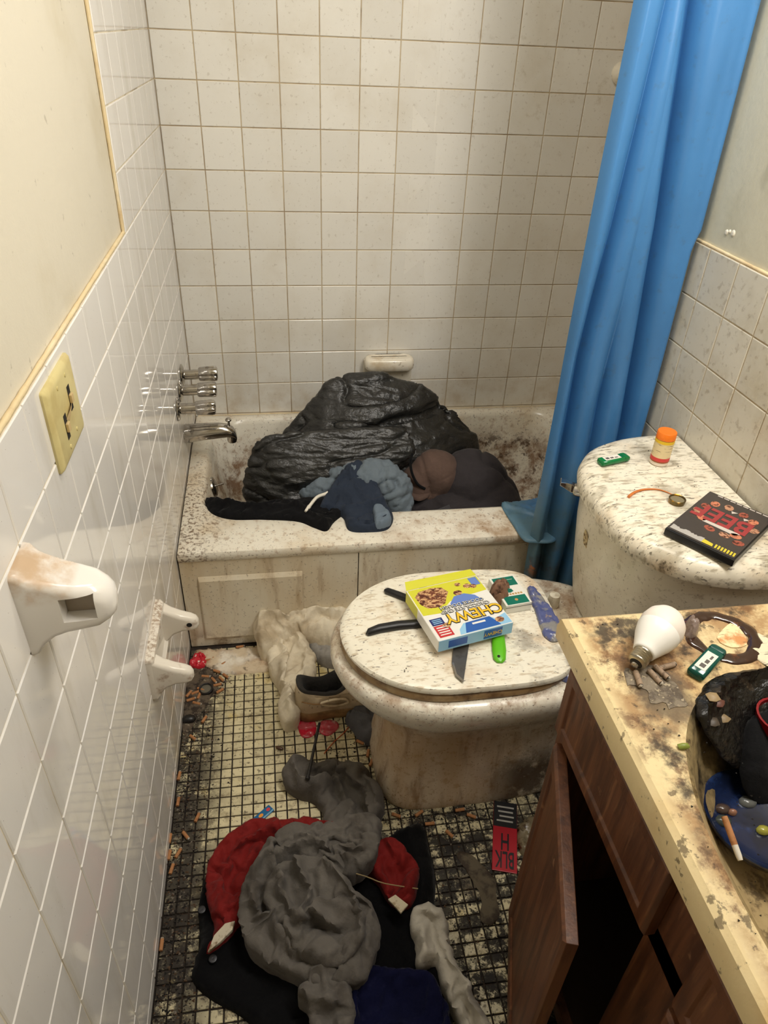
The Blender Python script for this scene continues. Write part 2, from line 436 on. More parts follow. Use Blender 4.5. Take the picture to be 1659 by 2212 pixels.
def tile_mesh(name, w, h, t, bev, mat):
    b = MB(); x, y = w/2, h/2; i = bev
    b.add([(-x,-y,-t),(x,-y,-t),(x,y,-t),(-x,y,-t),(-x,-y,-i*.8),(x,-y,-i*.8),(x,y,-i*.8),(-x,y,-i*.8),
           (-x+i,-y+i,0),(x-i,-y+i,0),(x-i,y-i,0),(-x+i,y-i,0)],
          [(0,1,5,4),(1,2,6,5),(2,3,7,6),(3,0,4,7),(4,5,9,8),(5,6,10,9),(6,7,11,10),(7,4,8,11),(8,9,10,11)])
    me = b.mesh(name, fix=False); me.materials.append(mat); return me
def put_tile(me, parent, loc, rot, sx=1, sy=1, tilt=.003, name='tile'):
    o = bpy.data.objects.new(name, me); COL.objects.link(o); o.parent = parent; o.location = loc
    o.rotation_euler = (Matrix.Rotation(rot[1], 3, rot[0]) if rot else Matrix.Identity(3)).to_euler() if not isinstance(rot, Matrix) else rot.to_euler()
    if tilt:
        R = o.rotation_euler.to_matrix() @ Matrix.Rotation(random.gauss(0, tilt), 3, 'X') @ Matrix.Rotation(random.gauss(0, tilt), 3, 'Y')
        o.rotation_euler = R.to_euler()
    o.scale = (sx, sy, 1); return o
G = .0026; W_ = P-G
tb = tile_mesh('tile', W_, W_, .008, .0014, tile_b)
tl = tile_mesh('tile', W_, W_, .008, .0016, tile_l)
tr = tile_mesh('tile', W_, W_, .008, .0014, tile_r)
RB = Matrix.Rotation(pi/2, 3, 'X')                                   # face -y
RL = Matrix.Rotation(pi/2, 3, 'Y') @ Matrix.Rotation(pi/2, 3, 'Z')   # face +x
RR = Matrix.Rotation(-pi/2, 3, 'Y') @ Matrix.Rotation(-pi/2, 3, 'Z') # face -x
# back wall: 12 full columns from the left corner, then the cut one; rows down to the tub
for j in range(-4, 10):
    zc = Z0-(j+.5)*P
    for i in range(0, 12): put_tile(tb, wb, ((i+.5)*P, 0, zc), RB)
    put_tile(tb, wb, ((12+1.385)/2*P+.004, 0, zc), RB, sx=.72)
zb = Z0-10*P
for i in range(0, 13):
    put_tile(tb, wb, ((i+.5)*P, 0, (zb+.352)/2), RB, sy=max(.05, (zb-.352-G)/W_), sx=1)
# left wall: tall field over the tub, wainscot towards the camera
YE = -.736
for k in range(-7, 13):
    yc = YE-(k+.5)*P
    cutw = 1.
    if k == -7: yc = (YE+6*P)/2+.000; cutw = (-(YE+6*P)-G)/W_
    for j in (range(-4, 11) if k < 0 else range(3, 14)):
        z1 = Z0-j*P; z0 = z1-P
        if z1 <= .02: continue
        if k < 0 and z1 < .36 and k >= -7: continue
        if j == 13: 
            put_tile(tl, wl, (0, yc, z1/2), RL, sx=cutw, sy=(z1-G)/W_, tilt=.002)
            continue
        put_tile(tl, wl, (0, yc, (z1+z0)/2), RL, sx=cutw, tilt=.0012)
b = MB(); b.box(-.0095, -.0018, -2.75, YE, 0, ZW-.001); b.box(-.0095, -.0018, YE, 0, 0, 1.9); tag(b.build('grout_bed', groutl, wl), kind=None)
# right wall behind the tank
for k in range(-1, 9):
    ya = -.835-k*P if k >= 0 else -.772; yb = ya-P if k >= 0 else -.835
    for j in range(3, 8):
        put_tile(tr, wr_, (XR, (ya+yb)/2, Z0-(j+.5)*P), RR, sx=(abs(ya-yb)-G)/W_)
b = MB(); b.box(XR+.0020, XR+.009, -1.83, -.77, 0, ZW-.001); b.build('grout_bed', grout, wr_)
# lumpy caulk along the tile edges of the left wall
def lump_strip(name, pts, r, mat, seed):
    ps = spline(pts, .012, closed=False)
    b = MB(); b.tube(ps, [r*(.75+.5*abs(N3(p[0]*40, p[1]*40, p[2]*40+seed))) for p in ps], 8)
    return tag(b.build(name, mat, smooth=60), kind='structure')
lump_strip('trim_1', [(-.005, YN+.01, ZW+.003), (-.005, -2., ZW+.002), (-.005, -1.2, ZW+.003), (-.005, YE-.002, ZW+.002)], .0042, caulk, 1)
lump_strip('trim_2', [(-.005, YE-.003, ZW), (-.005, YE-.002, 1.5), (-.005, YE-.003, 1.9)], .004, caulk, 2)
lump_strip('trim_3', [(XR+.006, -.77, ZW+.002), (XR+.006, -1.2, ZW+.002), (XR+.006, -1.83, ZW+.002)], .004, caulk, 3)
lump_strip('trim_4', [(.01, -.003, .352), (.3, -.003, .354), (.8, -.003, .352), (1.38, -.003, .352)], .006, caulk, 4)

# mosaic floor: one-inch tiles
FP = .0254
tf = tile_mesh('mosaic_tile', FP-.0032, FP-.0032, .0035, .0009, tile_f)
near = []; rest = MB(); n_near = 0
for a in range(0, 40):
    for c in range(0, 62):
        x = .001+(a+.5)*FP; y = -.762-(c+.5)*FP
        if x > 1.0 or y < -2.25: continue
        if .56 < x and -1.29 < y < -1.05: continue
        z = random.gauss(0, .0003); t1, t2 = random.gauss(0, .012), random.gauss(0, .012)
        vis = (.045 < x < .31 and -1.335 < y < -.90) or (.50 < x < .66 and -1.66 < y < -1.43)
        if vis and n_near < 300:
            n_near += 1
            o = put_tile(tf, fl, (x, y, z), None, name='mosaic_tile', tilt=.012)
        else:
            e = (FP-.0032)/2; i = .0009; bz = random.random()
            R = lambda px, py, pz: (x+px, y+py, z+pz+px*t1+py*t2)
            rest.add([R(-e,-e,-.0035),R(e,-e,-.0035),R(e,e,-.0035),R(-e,e,-.0035),R(-e,-e,-i),R(e,-e,-i),R(e,e,-i),R(-e,e,-i),R(-e+i,-e+i,0),R(e-i,-e+i,0),R(e-i,e-i,0),R(-e+i,e-i,0)],
                     [(0,1,5,4),(1,2,6,5),(2,3,7,6),(3,0,4,7),(4,5,9,8),(5,6,10,9),(6,7,11,10),(7,4,8,11),(8,9,10,11)])
tag(rest.build('mosaic_tile_field', tile_f, fl), kind='stuff')

# lamps above the frame: the vanity bar, and a ceiling lamp added for fill
bl = M('lamp_glass', (1, .95, .85), .4, emit=((1, .93, .82), 3))
chrome = M('worn_chrome', c8(190, 186, 180), .14, 1., layers=[dict(c=c8(96, 88, 78), s=60, lo=.52, hi=.7, k=.6, rough=.4)])
t = thing('vanity_lamp', 'three-bulb chrome lamp bar on the right wall above the vanity', 'lamp', (1.19, -1.62, 2.12))
b = MB(); b.box(-.035, .0, -.32, .32, -.045, .045); b.build('bar', chrome, t, bevel=.008)
for k in (-.2, 0, .2):
    b = MB(); b.lathe([(.001, .0), (.03, .004), (.045, .02), (.05, .045), (.04, .075), (.02, .09), (.001, .093)], 16, Matrix.Translation((-.035, k, 0)) @ Matrix.Rotation(-pi/2, 4, 'Y')); b.build('bulb', bl, t, smooth=180)
t = thing('added_fill_lamp', 'round white glass lamp added on the ceiling as unseen fill light', 'lamp', (.62, -1.10, ZC))
b = MB(); b.lathe([(.001, -.055), (.08, -.05), (.13, -.035), (.15, -.012), (.15, 0)], 28); b.build('shade', bl, t, smooth=60)

# ================================================================ BATHTUB
dirt = lambda k=1, sc=1: [dict(c=c8(190, 160, 112), s=5*sc, lo=.45, hi=.72, k=.6*k, rough=.5), dict(c=c8(150, 112, 70), s=55*sc, lo=.52, hi=.68, k=.5*k, d=4, rough=.6),
        dict(c=c8(74, 54, 34), s=150*sc, lo=.61, hi=.68, k=.7*k, d=3, rough=.7), dict(c=c8(60, 46, 34), kind='v', s=90, lo=.04, hi=.08, p=.05, st=(1, 1, 1.5), k=.7)]
porc = c8(236, 230, 214)
tub_m = M('stained_white_tub_enamel', porc, .2, layers=dirt(.9)+[
    dict(c=c8(120, 78, 34), s=14, lo=.42, hi=.62, k=.85, d=8, nr=.75, m=[('Z', .33, .20)], rough=.6),
    dict(c=c8(74, 46, 20), s=26, lo=.52, hi=.62, k=.85, d=8, nr=.75, m=[('Z', .31, .24), ('X', .8, 1.0)], rough=.7),
    dict(c=c8(96, 70, 44), s=110, lo=.48, hi=.62, k=.75, d=4, m=[('X', .16, .03), ('Y', -.3, -.5)], rough=.7),
    dict(c=c8(150, 108, 62), s=10, lo=.42, hi=.66, k=.7, d=8, m=[('X', .45, .7), ('Y', -.58, -.66)], rough=.6)], bump=[(6, .001)])
apron_m = M('stained_tub_apron', c8(226, 218, 198), .3, layers=[dict(c=c8(196, 168, 122), s=4, lo=.4, hi=.75, k=.75, st=(1, 1, .3), rough=.5),
    dict(c=c8(150, 116, 70), s=26, lo=.52, hi=.7, k=.5, st=(1, 1, .2), d=8), dict(c=c8(110, 78, 44), s=16, lo=.42, hi=.6, k=.75, m=[('Z', .09, .0)], d=8),
    dict(c=c8(96, 76, 54), s=150, lo=.62, hi=.7, k=.45, d=2)], bump=[(8, .001)])
tub = thing('bathtub', 'white enamel bathtub stained brown, full of rubbish, below the tiled back wall', 'bathtub', (.7, -.38, 0))
def tubloop(x0, x1, y0, y1, r, z, n=9, zf=None):
    return [Vector((x, y, (zf(x, y) if zf else z))) for x, y in rrect(x0, x1, y0, y1, r, n)]
TY = -.757
dz = lambda x, y: .34+.018*max(0, (y-TY)/.757)
b = MB()
b.loft([tubloop(.002, 1.395, TY+.012, -.002, .004, .30), tubloop(.002, 1.395, TY+.002, -.002, .004, .312), tubloop(.002, 1.395, TY, -.002, .004, 0, zf=lambda x, y: dz(x, y)-.010),
        tubloop(.004, 1.393, TY+.003, -.004, .006, 0, zf=lambda x, y: dz(x, y)-.003), tubloop(.009, 1.390, TY+.010, -.008, .01, 0, zf=dz),
        tubloop(.05, 1.29, -.625, -.034, .12, 0, zf=dz), tubloop(.056, 1.284, -.614, -.040, .12, 0, zf=lambda x, y: dz(x, y)-.004), tubloop(.062, 1.276, -.606, -.046, .12, 0, zf=lambda x, y: dz(x, y)-.018),
        tubloop(.075, 1.26, -.596, -.06, .12, .25), tubloop(.105, 1.22, -.575, -.085, .12, .12), tubloop(.14, 1.17, -.55, -.11, .11, .075), tubloop(.2, 1.1, -.5, -.16, .09, .06)], cap0=False)
b.build('basin', tub_m, tub, True, smooth=40)
# apron: left and right sheet, a pressed panel with a raised upper ledge, dark seam between
AY = TY+.007
sx_ = [(0.4774, 0.3116)][0][0]
for x0, x1 in ((.003, sx_-.0012), (sx_+.0012, 1.39)):
    b = MB(); b.box(x0, x1, AY, AY+.012, .0, .306); b.build('apron_sheet', apron_m, tub, True, bevel=.0015)
pz = [(0.0446, 0.256), (0.3259, 0.2332)]
b = MB(); x0, x1, z1 = pz[0][0], pz[1][0], pz[0][1]
b.loft([[(x0, AY, .03), (x1, AY, .03), (x1, AY, z1), (x0, AY, z1)], [(x0+.004, AY-.007, .034), (x1-.004, AY-.007, .034), (x1-.004, AY-.007, z1-.014), (x0+.004, AY-.007, z1-.014)]])
b.build('pressed_panel', apron_m, tub, True, bevel=.003, seg=3)
b = MB(); b.box(.003, 1.39, AY+.004, AY+.016, .300, .318); b.build('lip_gasket', M('black_rubber', c8(22, 18, 15), .8), tub, True)
b = MB()
nrm = Vector((1, 0, .25)).normalized()
Mo = Matrix.Translation((.070, -.350, .285)) @ nrm.to_track_quat('Z', 'Y').to_matrix().to_4x4()
ov = None
b.lathe([(.001, .010), (.02, .010), (.030, .006), (.033, 0)], 24, Mo); ov = b.build('overflow_plate', chrome, tub, True, smooth=40)
b = MB(); b.tube([Mo @ Vector(p) for p in ((0, 0, .008), (.002, 0, .018), (.004, 0, .034))], [.003, .0025, .004], 8); b.build('overflow_lever', chrome, ov, True, smooth=60)

for (y, z), r in zip([(-0.8606, 1.1648), (-0.8829, 1.1682), (-0.8704, 1.1689)], (.006, .007, .004)):
    b = MB(); b.lathe([(r, 0), (r*.8, .0018), (r*.3, .0026), (.0005, .002)], 9, Matrix.Translation((XR+.0086, y, z)) @ Matrix.Rotation(-pi/2, 4, 'Y')); b.build('spackle_dab', M('white_spackle', c8(226, 220, 204), .8), wr_, smooth=60)

# ================================================================ TOILET
toi_m = M('dirty_toilet_china', porc, .2, layers=dirt(1.0, 1.2)+[
    dict(c=c8(140, 96, 52), s=18, lo=.42, hi=.62, k=.7, d=8, nr=.7, m=[('Z', .36, .405)], rough=.6),
    dict(c=c8(176, 140, 92), s=5, lo=.3, hi=.7, k=.75, m=[('Z', .33, .2)], st=(1, 1, .25), rough=.5),
    dict(c=c8(120, 84, 46), s=30, lo=.48, hi=.7, k=.6, m=[('Z', .3, .2)], st=(1, 1, .12), rough=.5),
    dict(c=c8(58, 40, 24), s=9, lo=.36, hi=.52, k=.9, d=8, nr=.75, m=[('X', .66, .8), ('Z', .19, .08)], rough=.7)], bump=[(6, .0012)])
tank_m = M('speckled_tank_china', c8(222, 214, 194), .25, layers=[dict(c=c8(170, 148, 108), s=6, lo=.5, hi=.8, k=.5), dict(c=c8(130, 106, 74), s=60, lo=.56, hi=.72, k=.4, d=4), 
    dict(c=c8(80, 64, 46), s=160, lo=.62, hi=.7, k=.4, d=2), dict(c=c8(50, 40, 32), kind='v', s=45, lo=.03, hi=.06, p=.05, k=.8)])
lidtop_m = M('mouldy_tank_lid_china', c8(236, 228, 208), .3, layers=[dict(c=c8(196, 160, 108), s=9, lo=.5, hi=.75, k=.6), dict(c=c8(140, 124, 92), s=60, lo=.50, hi=.66, k=.6, d=3, st=(.5, 1.8, 1), rough=.6),
    dict(c=c8(62, 54, 40), s=120, lo=.59, hi=.67, k=.75, d=3, st=(.45, 1.7, 1), rough=.6), dict(c=c8(110, 100, 72), s=12, lo=.52, hi=.68, k=.4, d=4), dict(c=c8(60, 50, 36), s=9, lo=.58, hi=.68, k=.6, d=8, nr=.8, m=[('Y', -1.15, -1.3)])])
seat_m = M('flecked_toilet_seat', c8(240, 234, 216), .28, layers=[dict(c=c8(200, 160, 110), s=10, lo=.5, hi=.72, k=.6, rough=.5), dict(c=c8(176, 150, 110), s=70, lo=.52, hi=.68, k=.55, d=3, st=(.6, 2., 1), rough=.6),
    dict(c=c8(74, 60, 46), s=125, lo=.63, hi=.69, k=.8, d=3, st=(.5, 1.6, 1), rough=.6), dict(c=c8(110, 100, 88), s=14, lo=.5, hi=.66, k=.6, d=5, m=[('X', .68, .76)], rough=.6)])
seatedge_m = M('brown_seat_ring', c8(150, 122, 84), .4, layers=[dict(c=c8(84, 54, 30), s=20, lo=.45, hi=.62, k=.8, d=8), dict(c=c8(196, 178, 142), s=9, lo=.5, hi=.7, k=.6)])
TYC = -1.18
def egg(xf, xb, hw, z, xc=None, n=56, nb=3.2, yc=TYC, nf=2.):
    xc = xc if xc is not None else xf+(xb-xf)*.52
    out = []
    for k in range(n):
        a = 2*pi*k/n; c_, s_ = cos(a), sin(a)
        if c_ < 0: out.append(Vector((xc-(xc-xf)*abs(c_)**(2/nf), yc+hw*(1 if s_ > 0 else -1)*abs(s_)**(2/nf), z)))
        else: 
            e = 2/nb; out.append(Vector((xc+(xb-xc)*abs(c_)**e, yc+hw*(1 if s_ > 0 else -1)*abs(s_)**e, z)))
    return out
toi = thing('toilet', 'filthy white toilet with closed lid facing left, beside the vanity', 'toilet', (.75, TYC, 0))
b = MB(); b.loft([egg(.466, 1.00, .152, 0, .60, nf=3.4), egg(.464, 1.00, .154, .012, .60, nf=3.4), egg(.468, .99, .150, .03, .60, nf=3.3), egg(.478, .97, .138, .09, .61, nf=3.1), egg(.484, .96, .129, .16, .62, nf=2.9), egg(.482, .96, .126, .21, .62, nf=2.6),
     egg(.468, .97, .138, .25, .62, nf=2.3), egg(.430, .98, .165, .285, .61), egg(.392, .99, .188, .318, .60), egg(.372, 1.0, .198, .345, .60), egg(.365, 1.01, .202, .365, .60), egg(.366, 1.01, .201, .383, .60), egg(.374, 1.01, .194, .393, .60), egg(.39, 1.01, .18, .396, .60)])
b.build('bowl', toi_m, toi, True, smooth=50)
b = MB(); b.loft([egg(.392, .862, .176, .396, .60, nb=4), egg(.386, .866, .181, .400, .60, nb=4), egg(.386, .866, .181, .410, .60, nb=4), egg(.392, .862, .176, .415, .60, nb=4)]); b.build('seat', seatedge_m, toi, True, smooth=50)
b = MB(); b.loft([egg(.396, .858, .172, .416, .60, nb=5), egg(.386, .864, .180, .419, .60, nb=5), egg(.385, .864, .181, .426, .60, nb=5), egg(.389, .861, .178, .4315, .60, nb=5), egg(.400, .852, .168, .4345, .60, nb=5), egg(.46, .80, .12, .4365, .60, nb=5)]); b.build('lid', seat_m, toi, True, smooth=40)
for s in (-1, 1):
    b = MB(); b.lathe([(.013, .394), (.014, .41), (.012, .428), (.001, .431)], 14, Matrix.Translation((.885, TYC+s*.075, 0))); b.build('hinge', seat_m, toi, True, smooth=40)
TKY = -1.157
def dloop(xb, depth, hw, z, n=40, ex=2.7):
    out = []
    for k in range(n+1):
        a = -pi/2+pi*k/n; c_, s_ = cos(a), sin(a); e = 2/ex
        out.append(Vector((xb-depth*max(0, c_)**e, TKY+hw*(1 if s_ > 0 else -1)*abs(s_)**e, z)))
    return out
b = MB(); b.loft([dloop(1.188, .235, .195, .398), dloop(1.188, .252, .205, .405), dloop(1.188, .262, .215, .46), dloop(1.188, .276, .238, .60), dloop(1.188, .280, .244, .682)]); b.build('tank', tank_m, toi, True, smooth=40)
b = MB(); b.loft([dloop(1.191, .284, .246, .680), dloop(1.191, .294, .255, .684), dloop(1.191, .297, .258, .70), dloop(1.191, .292, .253, .718), dloop(1.191, .280, .243, .727), dloop(1.19, .262, .226, .731), dloop(1.188, .15, .12, .733)]); b.build('tank_lid', lidtop_m, toi, True, smooth=40)
lv = Vector((0.9363, -1.0106, 0.65)); nv = Vector((-.92, .38, 0)).normalized()
Mo = Matrix.Translation(lv) @ nv.to_track_quat('Z', 'Y').to_matrix().to_4x4()
b = MB(); b.lathe([(.016, -.03), (.016, .008), (.013, .014), (.001, .015)], 20, Mo); fl_ = b.build('flush_lever', chrome, toi, True, smooth=40)
b = MB(); lq = []
for s_, up_, wv_, hv_ in ((.006, 0, .007, .010), (.020, .004, .008, .010), (.034, .010, .011, .007), (.046, .013, .012, .004)):
    cc = lv+nv*s_+Vector((0, 0, up_)); sd = Vector((-nv.y, nv.x, 0)); lq.append([cc+sd*x_*wv_+Vector((0, 0, z_*hv_)) for x_, z_ in ((-1, -1), (1, -1), (1, 1), (-1, 1))])
b.loft(lq); b.build('lever_handle', chrome, fl_, True, bevel=.002)
# torn sticker on the tank front
b = MB(); pts = [(.9085, -1.075), (.9085, -1.10)]
poly = [(-.010, -.014), (.006, -.020), (.011, -.004), (.008, .018), (-.009, .020)]
Mo = Matrix.Translation((.912, -1.130, .605)) @ Matrix.Rotation(-pi/2, 4, 'Y') @ Matrix.Rotation(pi/2, 4, 'Z') @ Matrix.Rotation(-.12, 4, 'X')
b.prism(poly, .0, .0012, Mo); b.build('torn_sticker', M('torn_brown_paper', c8(196, 176, 134), .8, layers=[dict(c=c8(110, 88, 56), s=160, lo=.45, hi=.6)]), toi, True)

# ================================================================ VANITY
wood = M('dark_cherry_cabinet_wood', c8(104, 63, 38), .45, layers=[dict(c=c8(66, 36, 20), s=18, lo=.4, hi=.66, k=.85, st=(3, 3, .3), d=6), dict(c=c8(146, 100, 66), s=44, lo=.56, hi=.72, k=.5, st=(2, 2, .16)),
    dict(c=c8(178, 132, 96), s=26, lo=.66, hi=.72, k=.35), dict(c=c8(30, 18, 12), kind='v', s=90, lo=.05, hi=.1, p=.06, k=.9)], bump=[(90, .0003, (3, 3, .25))])
dark_in = M('bare_cabinet_inside', c8(66, 48, 34), .8)
CT = .79; CX = .668; CY = -1.547
van = thing('vanity_cabinet', 'dark brown wooden vanity cabinet with one door hanging open', 'cabinet', (.95, -2.1, 0))
FX = .70
b = MB(); b.box(FX+.001, 1.19, -1.585, -1.569, .0, .744); b.build('side_panel', wood, van, True, bevel=.001)
b = MB(); b.box(1.175, 1.19, -2.7, -1.585, .0, .744); b.build('back_panel', dark_in, van, True)
b = MB(); b.box(FX+.02, 1.175, -2.7, -1.585, .085, .1); b.build('bottom_board', dark_in, van, True)
b = MB(); b.box(FX+.06, FX+.075, -2.7, -1.585, .0, .085); b.build('toe_kick', dark_in, van, True)
b = MB(); b.box(FX, FX+.018, -2.7, -1.569, .715, .744); b.box(FX, FX+.018, -2.7, -1.569, .565, .602); b.box(FX, FX+.018, -1.606, -1.569, .085, .744); b.box(FX, FX+.018, -1.972, -1.882, .085, .744); b.box(FX, FX+.018, -2.7, -1.6, .085, .115); b.build('face_frame', wood, van, True, bevel=.0015)
def raised(b, y0, y1, z0, z1, x, t, e=.022):
    """raised front: flat back, bevelled border; x = room face"""
    b.loft([[(x+t, y0, z0), (x+t, y1, z0), (x+t, y1, z1), (x+t, y0, z1)], [(x+.004, y0, z0), (x+.004, y1, z0), (x+.004, y1, z1), (x+.004, y0, z1)], [(x, y0+.005, z0+.005), (x, y1-.005, z0+.005), (x, y1-.005, z1-.005), (x, y0+.005, z1-.005)],
            [(x+.0005, y0+e, z0+e), (x+.0005, y1-e, z0+e), (x+.0005, y1-e, z1-e), (x+.0005, y0+e, z1-e)], [(x+.004, y0+e+.004, z0+e+.004), (x+.004, y1-e-.004, z0+e+.004), (x+.004, y1-e-.004, z1-e-.004), (x+.004, y0+e+.004, z1-e-.004)]])
for y0, y1 in ((-1.897, -1.583), (-2.35, -1.968)):
    b = MB(); raised(b, y0, y1, .588, .726, FX-.019, .018); b.build('drawer_front', wood, van, True, bevel=.001)
b = MB(); raised(b, -2.35, -1.968, .10, .572, FX-.019, .018); b.build('closed_door', wood, van, True, bevel=.001)
# open door, hinged at the far stile
hx, hy = .697, -1.606; ang = atan2(.608-.697, 1.89-1.606)
dr = MB()
raised(dr, -.300, -.002, .065, .575, -.0195, .019, .03)
Md = Matrix.Translation((hx, hy, 0)) @ Matrix.Rotation(ang, 4, 'Z')
dr.v = [tuple(Md @ Vector(p)) for p in dr.v]
door = dr.build('open_door', wood, van, True, bevel=.001)
for z in (.16, .49):
    b = MB(); b.lathe([(.005, z-.025), (.005, z+.025)], 10, Matrix.Translation((hx+.004, hy-.0, 0))); b.build('hinge', M('dull_brass', c8(120, 96, 60), .4, 1.), door, True, smooth=40)

top_m = M('grimy_marbled_countertop', c8(226, 206, 160), .3, layers=[dict(c=c8(200, 158, 92), s=6, lo=.45, hi=.7, k=.6), dict(c=c8(150, 108, 62), s=11, lo=.40, hi=.58, k=.8, d=8, nr=.7, rough=.5, m=[('X', .674, .70)]), dict(c=c8(104, 68, 36), s=17, lo=.52, hi=.62, k=.8, d=8, nr=.7, rough=.5, m=[('X', .668, .69)]),
    dict(c=c8(40, 30, 20), s=13, lo=.52, hi=.64, k=.9, d=8, nr=.68, rough=.45, m=[('X', .682, .71)]), dict(c=c8(60, 42, 26), s=60, lo=.6, hi=.66, k=.7, d=6),
    dict(c=c8(96, 82, 66), s=12, lo=.36, hi=.52, k=.85, d=8, m=[('X', .70, .73), ('X', .80, .77), ('Y', -1.78, -1.74), ('Y', -1.655, -1.68)], rough=.35)], bump=[(70, .0008), (14, .001)])
sink_m = M('sooty_marbled_basin', c8(184, 162, 118), .25, layers=[dict(c=c8(140, 112, 72), s=8, lo=.4, hi=.7, k=.7), dict(c=c8(70, 52, 34), s=28, lo=.52, hi=.64, k=.7, d=8, nr=.7),
    dict(c=c8(20, 17, 14), s=7, lo=.30, hi=.56, k=.97, d=8, nr=.7, m=[('Y', -1.84, -1.78)], rough=.4), dict(c=c8(20, 16, 13), s=8, lo=.32, hi=.54, k=.95, d=8, m=[('X', .82, .89), ('Y', -1.98, -1.9)], rough=.4)], bump=[(60, .001)])
vt = thing('sink_countertop', 'stained cream marbled vanity top with moulded oval sink', 'countertop', (.93, -2.0, .745))
SCX, SCY, SA, SB = .925, -1.975, .216, .297
n = 96
def sgp(v): return (1 if v > 0 else -1)*abs(v)**(2/2.4)
def el(a, b_, z, f=1.): return [Vector((SCX+a*sgp(cos(2*pi*k/n)), SCY+b_*sgp(sin(2*pi*k/n)), z)) for k in range(n)]
def rect(x0, x1, y0, y1, z):
    out = []
    for k in range(n):
        a = 2*pi*k/n; c_, s_ = cos(a), sin(a)
        tx = ((x1-SCX)/c_ if c_ > 0 else (x0-SCX)/c_) if abs(c_) > 1e-6 else 1e9
        ty = ((y1-SCY)/s_ if s_ > 0 else (y0-SCY)/s_) if abs(s_) > 1e-6 else 1e9
        t_ = min(tx, ty); out.append(Vector((SCX+t_*c_, SCY+t_*s_, z)))
    # snap the nearest samples onto the corners
    for X, Y in ((x0, y0), (x0, y1), (x1, y0), (x1, y1)):
        q = min(range(n), key=lambda k: (out[k].x-X)**2+(out[k].y-Y)**2); out[q] = Vector((X, Y, z))
    return out
b = MB(); b.loft([rect(CX+.004, 1.195, -2.74, CY-.004, .745), rect(CX, 1.195, -2.74, CY, .750), rect(CX-.001, 1.195, -2.74, CY+.001, .772), rect(CX+.002, 1.195, -2.74, CY-.002, .786), rect(CX+.009, 1.195, -2.74, CY-.009, CT+.001), rect(CX+.016, 1.19, -2.74, CY-.014, CT), el(SA+.012, SB+.012, CT), el(SA+.004, SB+.004, CT-.002)], cap0=False, cap1=False)
b.build('slab', top_m, vt, True, smooth=35)
b = MB(); b.loft([el(SA+.004, SB+.004, CT-.002), el(SA-.004, SB-.004, CT-.010), el(SA-.012, SB-.012, CT-.03), el(SA-.03, SB-.03, CT-.075), el(SA-.07, SB-.08, CT-.115), el(SA-.13, SB-.16, CT-.13), el(.02, .02, CT-.135)], cap0=False)
b.build('basin', sink_m, vt, True, smooth=60)

# ================================================================ CURTAIN
cur_m = M('blue_vinyl_curtain', c8(66, 124, 180), .38, layers=[dict(c=c8(58, 106, 156), s=3, lo=.4, hi=.7, k=.5), dict(c=c8(92, 120, 122), s=5, lo=.3, hi=.6, k=.75, m=[('Z', .72, .35)], rough=.5),
    dict(c=c8(70, 90, 104), s=40, lo=.58, hi=.72, k=.25, d=3), dict(c=c8(84, 72, 58), s=9, lo=.42, hi=.6, k=.75, m=[('Z', .36, .28), ('Z', .16, .24)], rough=.6), dict(c=c8(196, 120, 66), s=14, lo=.54, hi=.62, k=.9, m=[('Z', .33, .29), ('Z', .22, .26), ('X', .99, .97)]),
    dict(c=c8(40, 44, 50), kind='v', s=50, lo=.02, hi=.04, p=.04, k=.7)], bump=[(10, .0015, (1, 1, .1)), (300, .0001)])
curt = thing('shower_curtain', 'blue vinyl shower curtain bunched at the right end of the tub', 'curtain', (1.07, -.80, 0))
lerp = lambda a, b_, t_: a+(b_-a)*t_
def interp(tab, z):
    for (z0, v0), (z1, v1) in zip(tab, tab[1:]):
        if z <= z1: return lerp(v0, v1, max(0, (z-z0)/(z1-z0)))
    return tab[-1][1]
tl_ = [(.03, .955), (.38, .945), (1.0, .946), (1.55, .955), (2.05, .965)]
tc1 = [(.03, 1.000), (.45, .992), (.6, .988), (.86, .985), (1.15, 1.003), (1.55, 1.012), (2.05, 1.02)]
tc2 = [(.03, 1.055), (.5, 1.06), (.66, 1.06), (.86, 1.055), (1.15, 1.050), (1.6, 1.045), (2.05, 1.045)]
tc3 = [(.03, 1.12), (.66, 1.138), (1.15, 1.107), (1.55, 1.068), (2.05, 1.06)]
tr_ = [(.03, 1.185), (.7, 1.192), (1.12, 1.193), (1.15, 1.2025), (2.05, 1.2025)]
b = MB(); nu, nv_ = 120, 90; vs = []
for j in range(nv_+1):
    z = .045+(2.04-.045)*j/nv_
    kn = [interp(t_, z) for t_ in (tl_, tc1, tc2, tc3, tr_)]
    d2 = interp([(.03, 1), (.75, 1), (1.0, .25), (1.3, .06), (2.05, .05)], z); d1 = interp([(.03, 1), (1.0, 1), (1.35, .6), (1.6, .4), (2.05, .5)], z)
    for i in range(nu+1):
        u = i/nu*4; s = min(3, int(u)); t_ = u-s
        x = lerp(kn[s], kn[s+1], t_)
        def crease(c, dep, wd=.015): return dep*math.exp(-abs((x-c)/wd)**1.15)
        y = -.812+crease(kn[1], .058*d1)+crease(kn[2], .050*d2)+crease(kn[3], .070)
        y += .035*max(0, 1-(x-kn[0])/.018)**2*.9 + .045*max(0, 1-(kn[4]-x)/.02)**2
        y += .006*N3(x*16, z*1.6, 3)+.002*N3(x*50, z*5, 7)
        y -= .018*max(0, (.55-z)/.5)*N3(x*12+4, z*2, 5)
        if z > .33: y = lerp(y, y+.03, min(1, (z-.5)/1.2)) if z > .5 else y
        vs.append((x, min(y, -.766) if z < .37 else y, z))
fs = [(j*(nu+1)+i, j*(nu+1)+i+1, (j+1)*(nu+1)+i+1, (j+1)*(nu+1)+i) for j in range(nv_) for i in range(nu)]
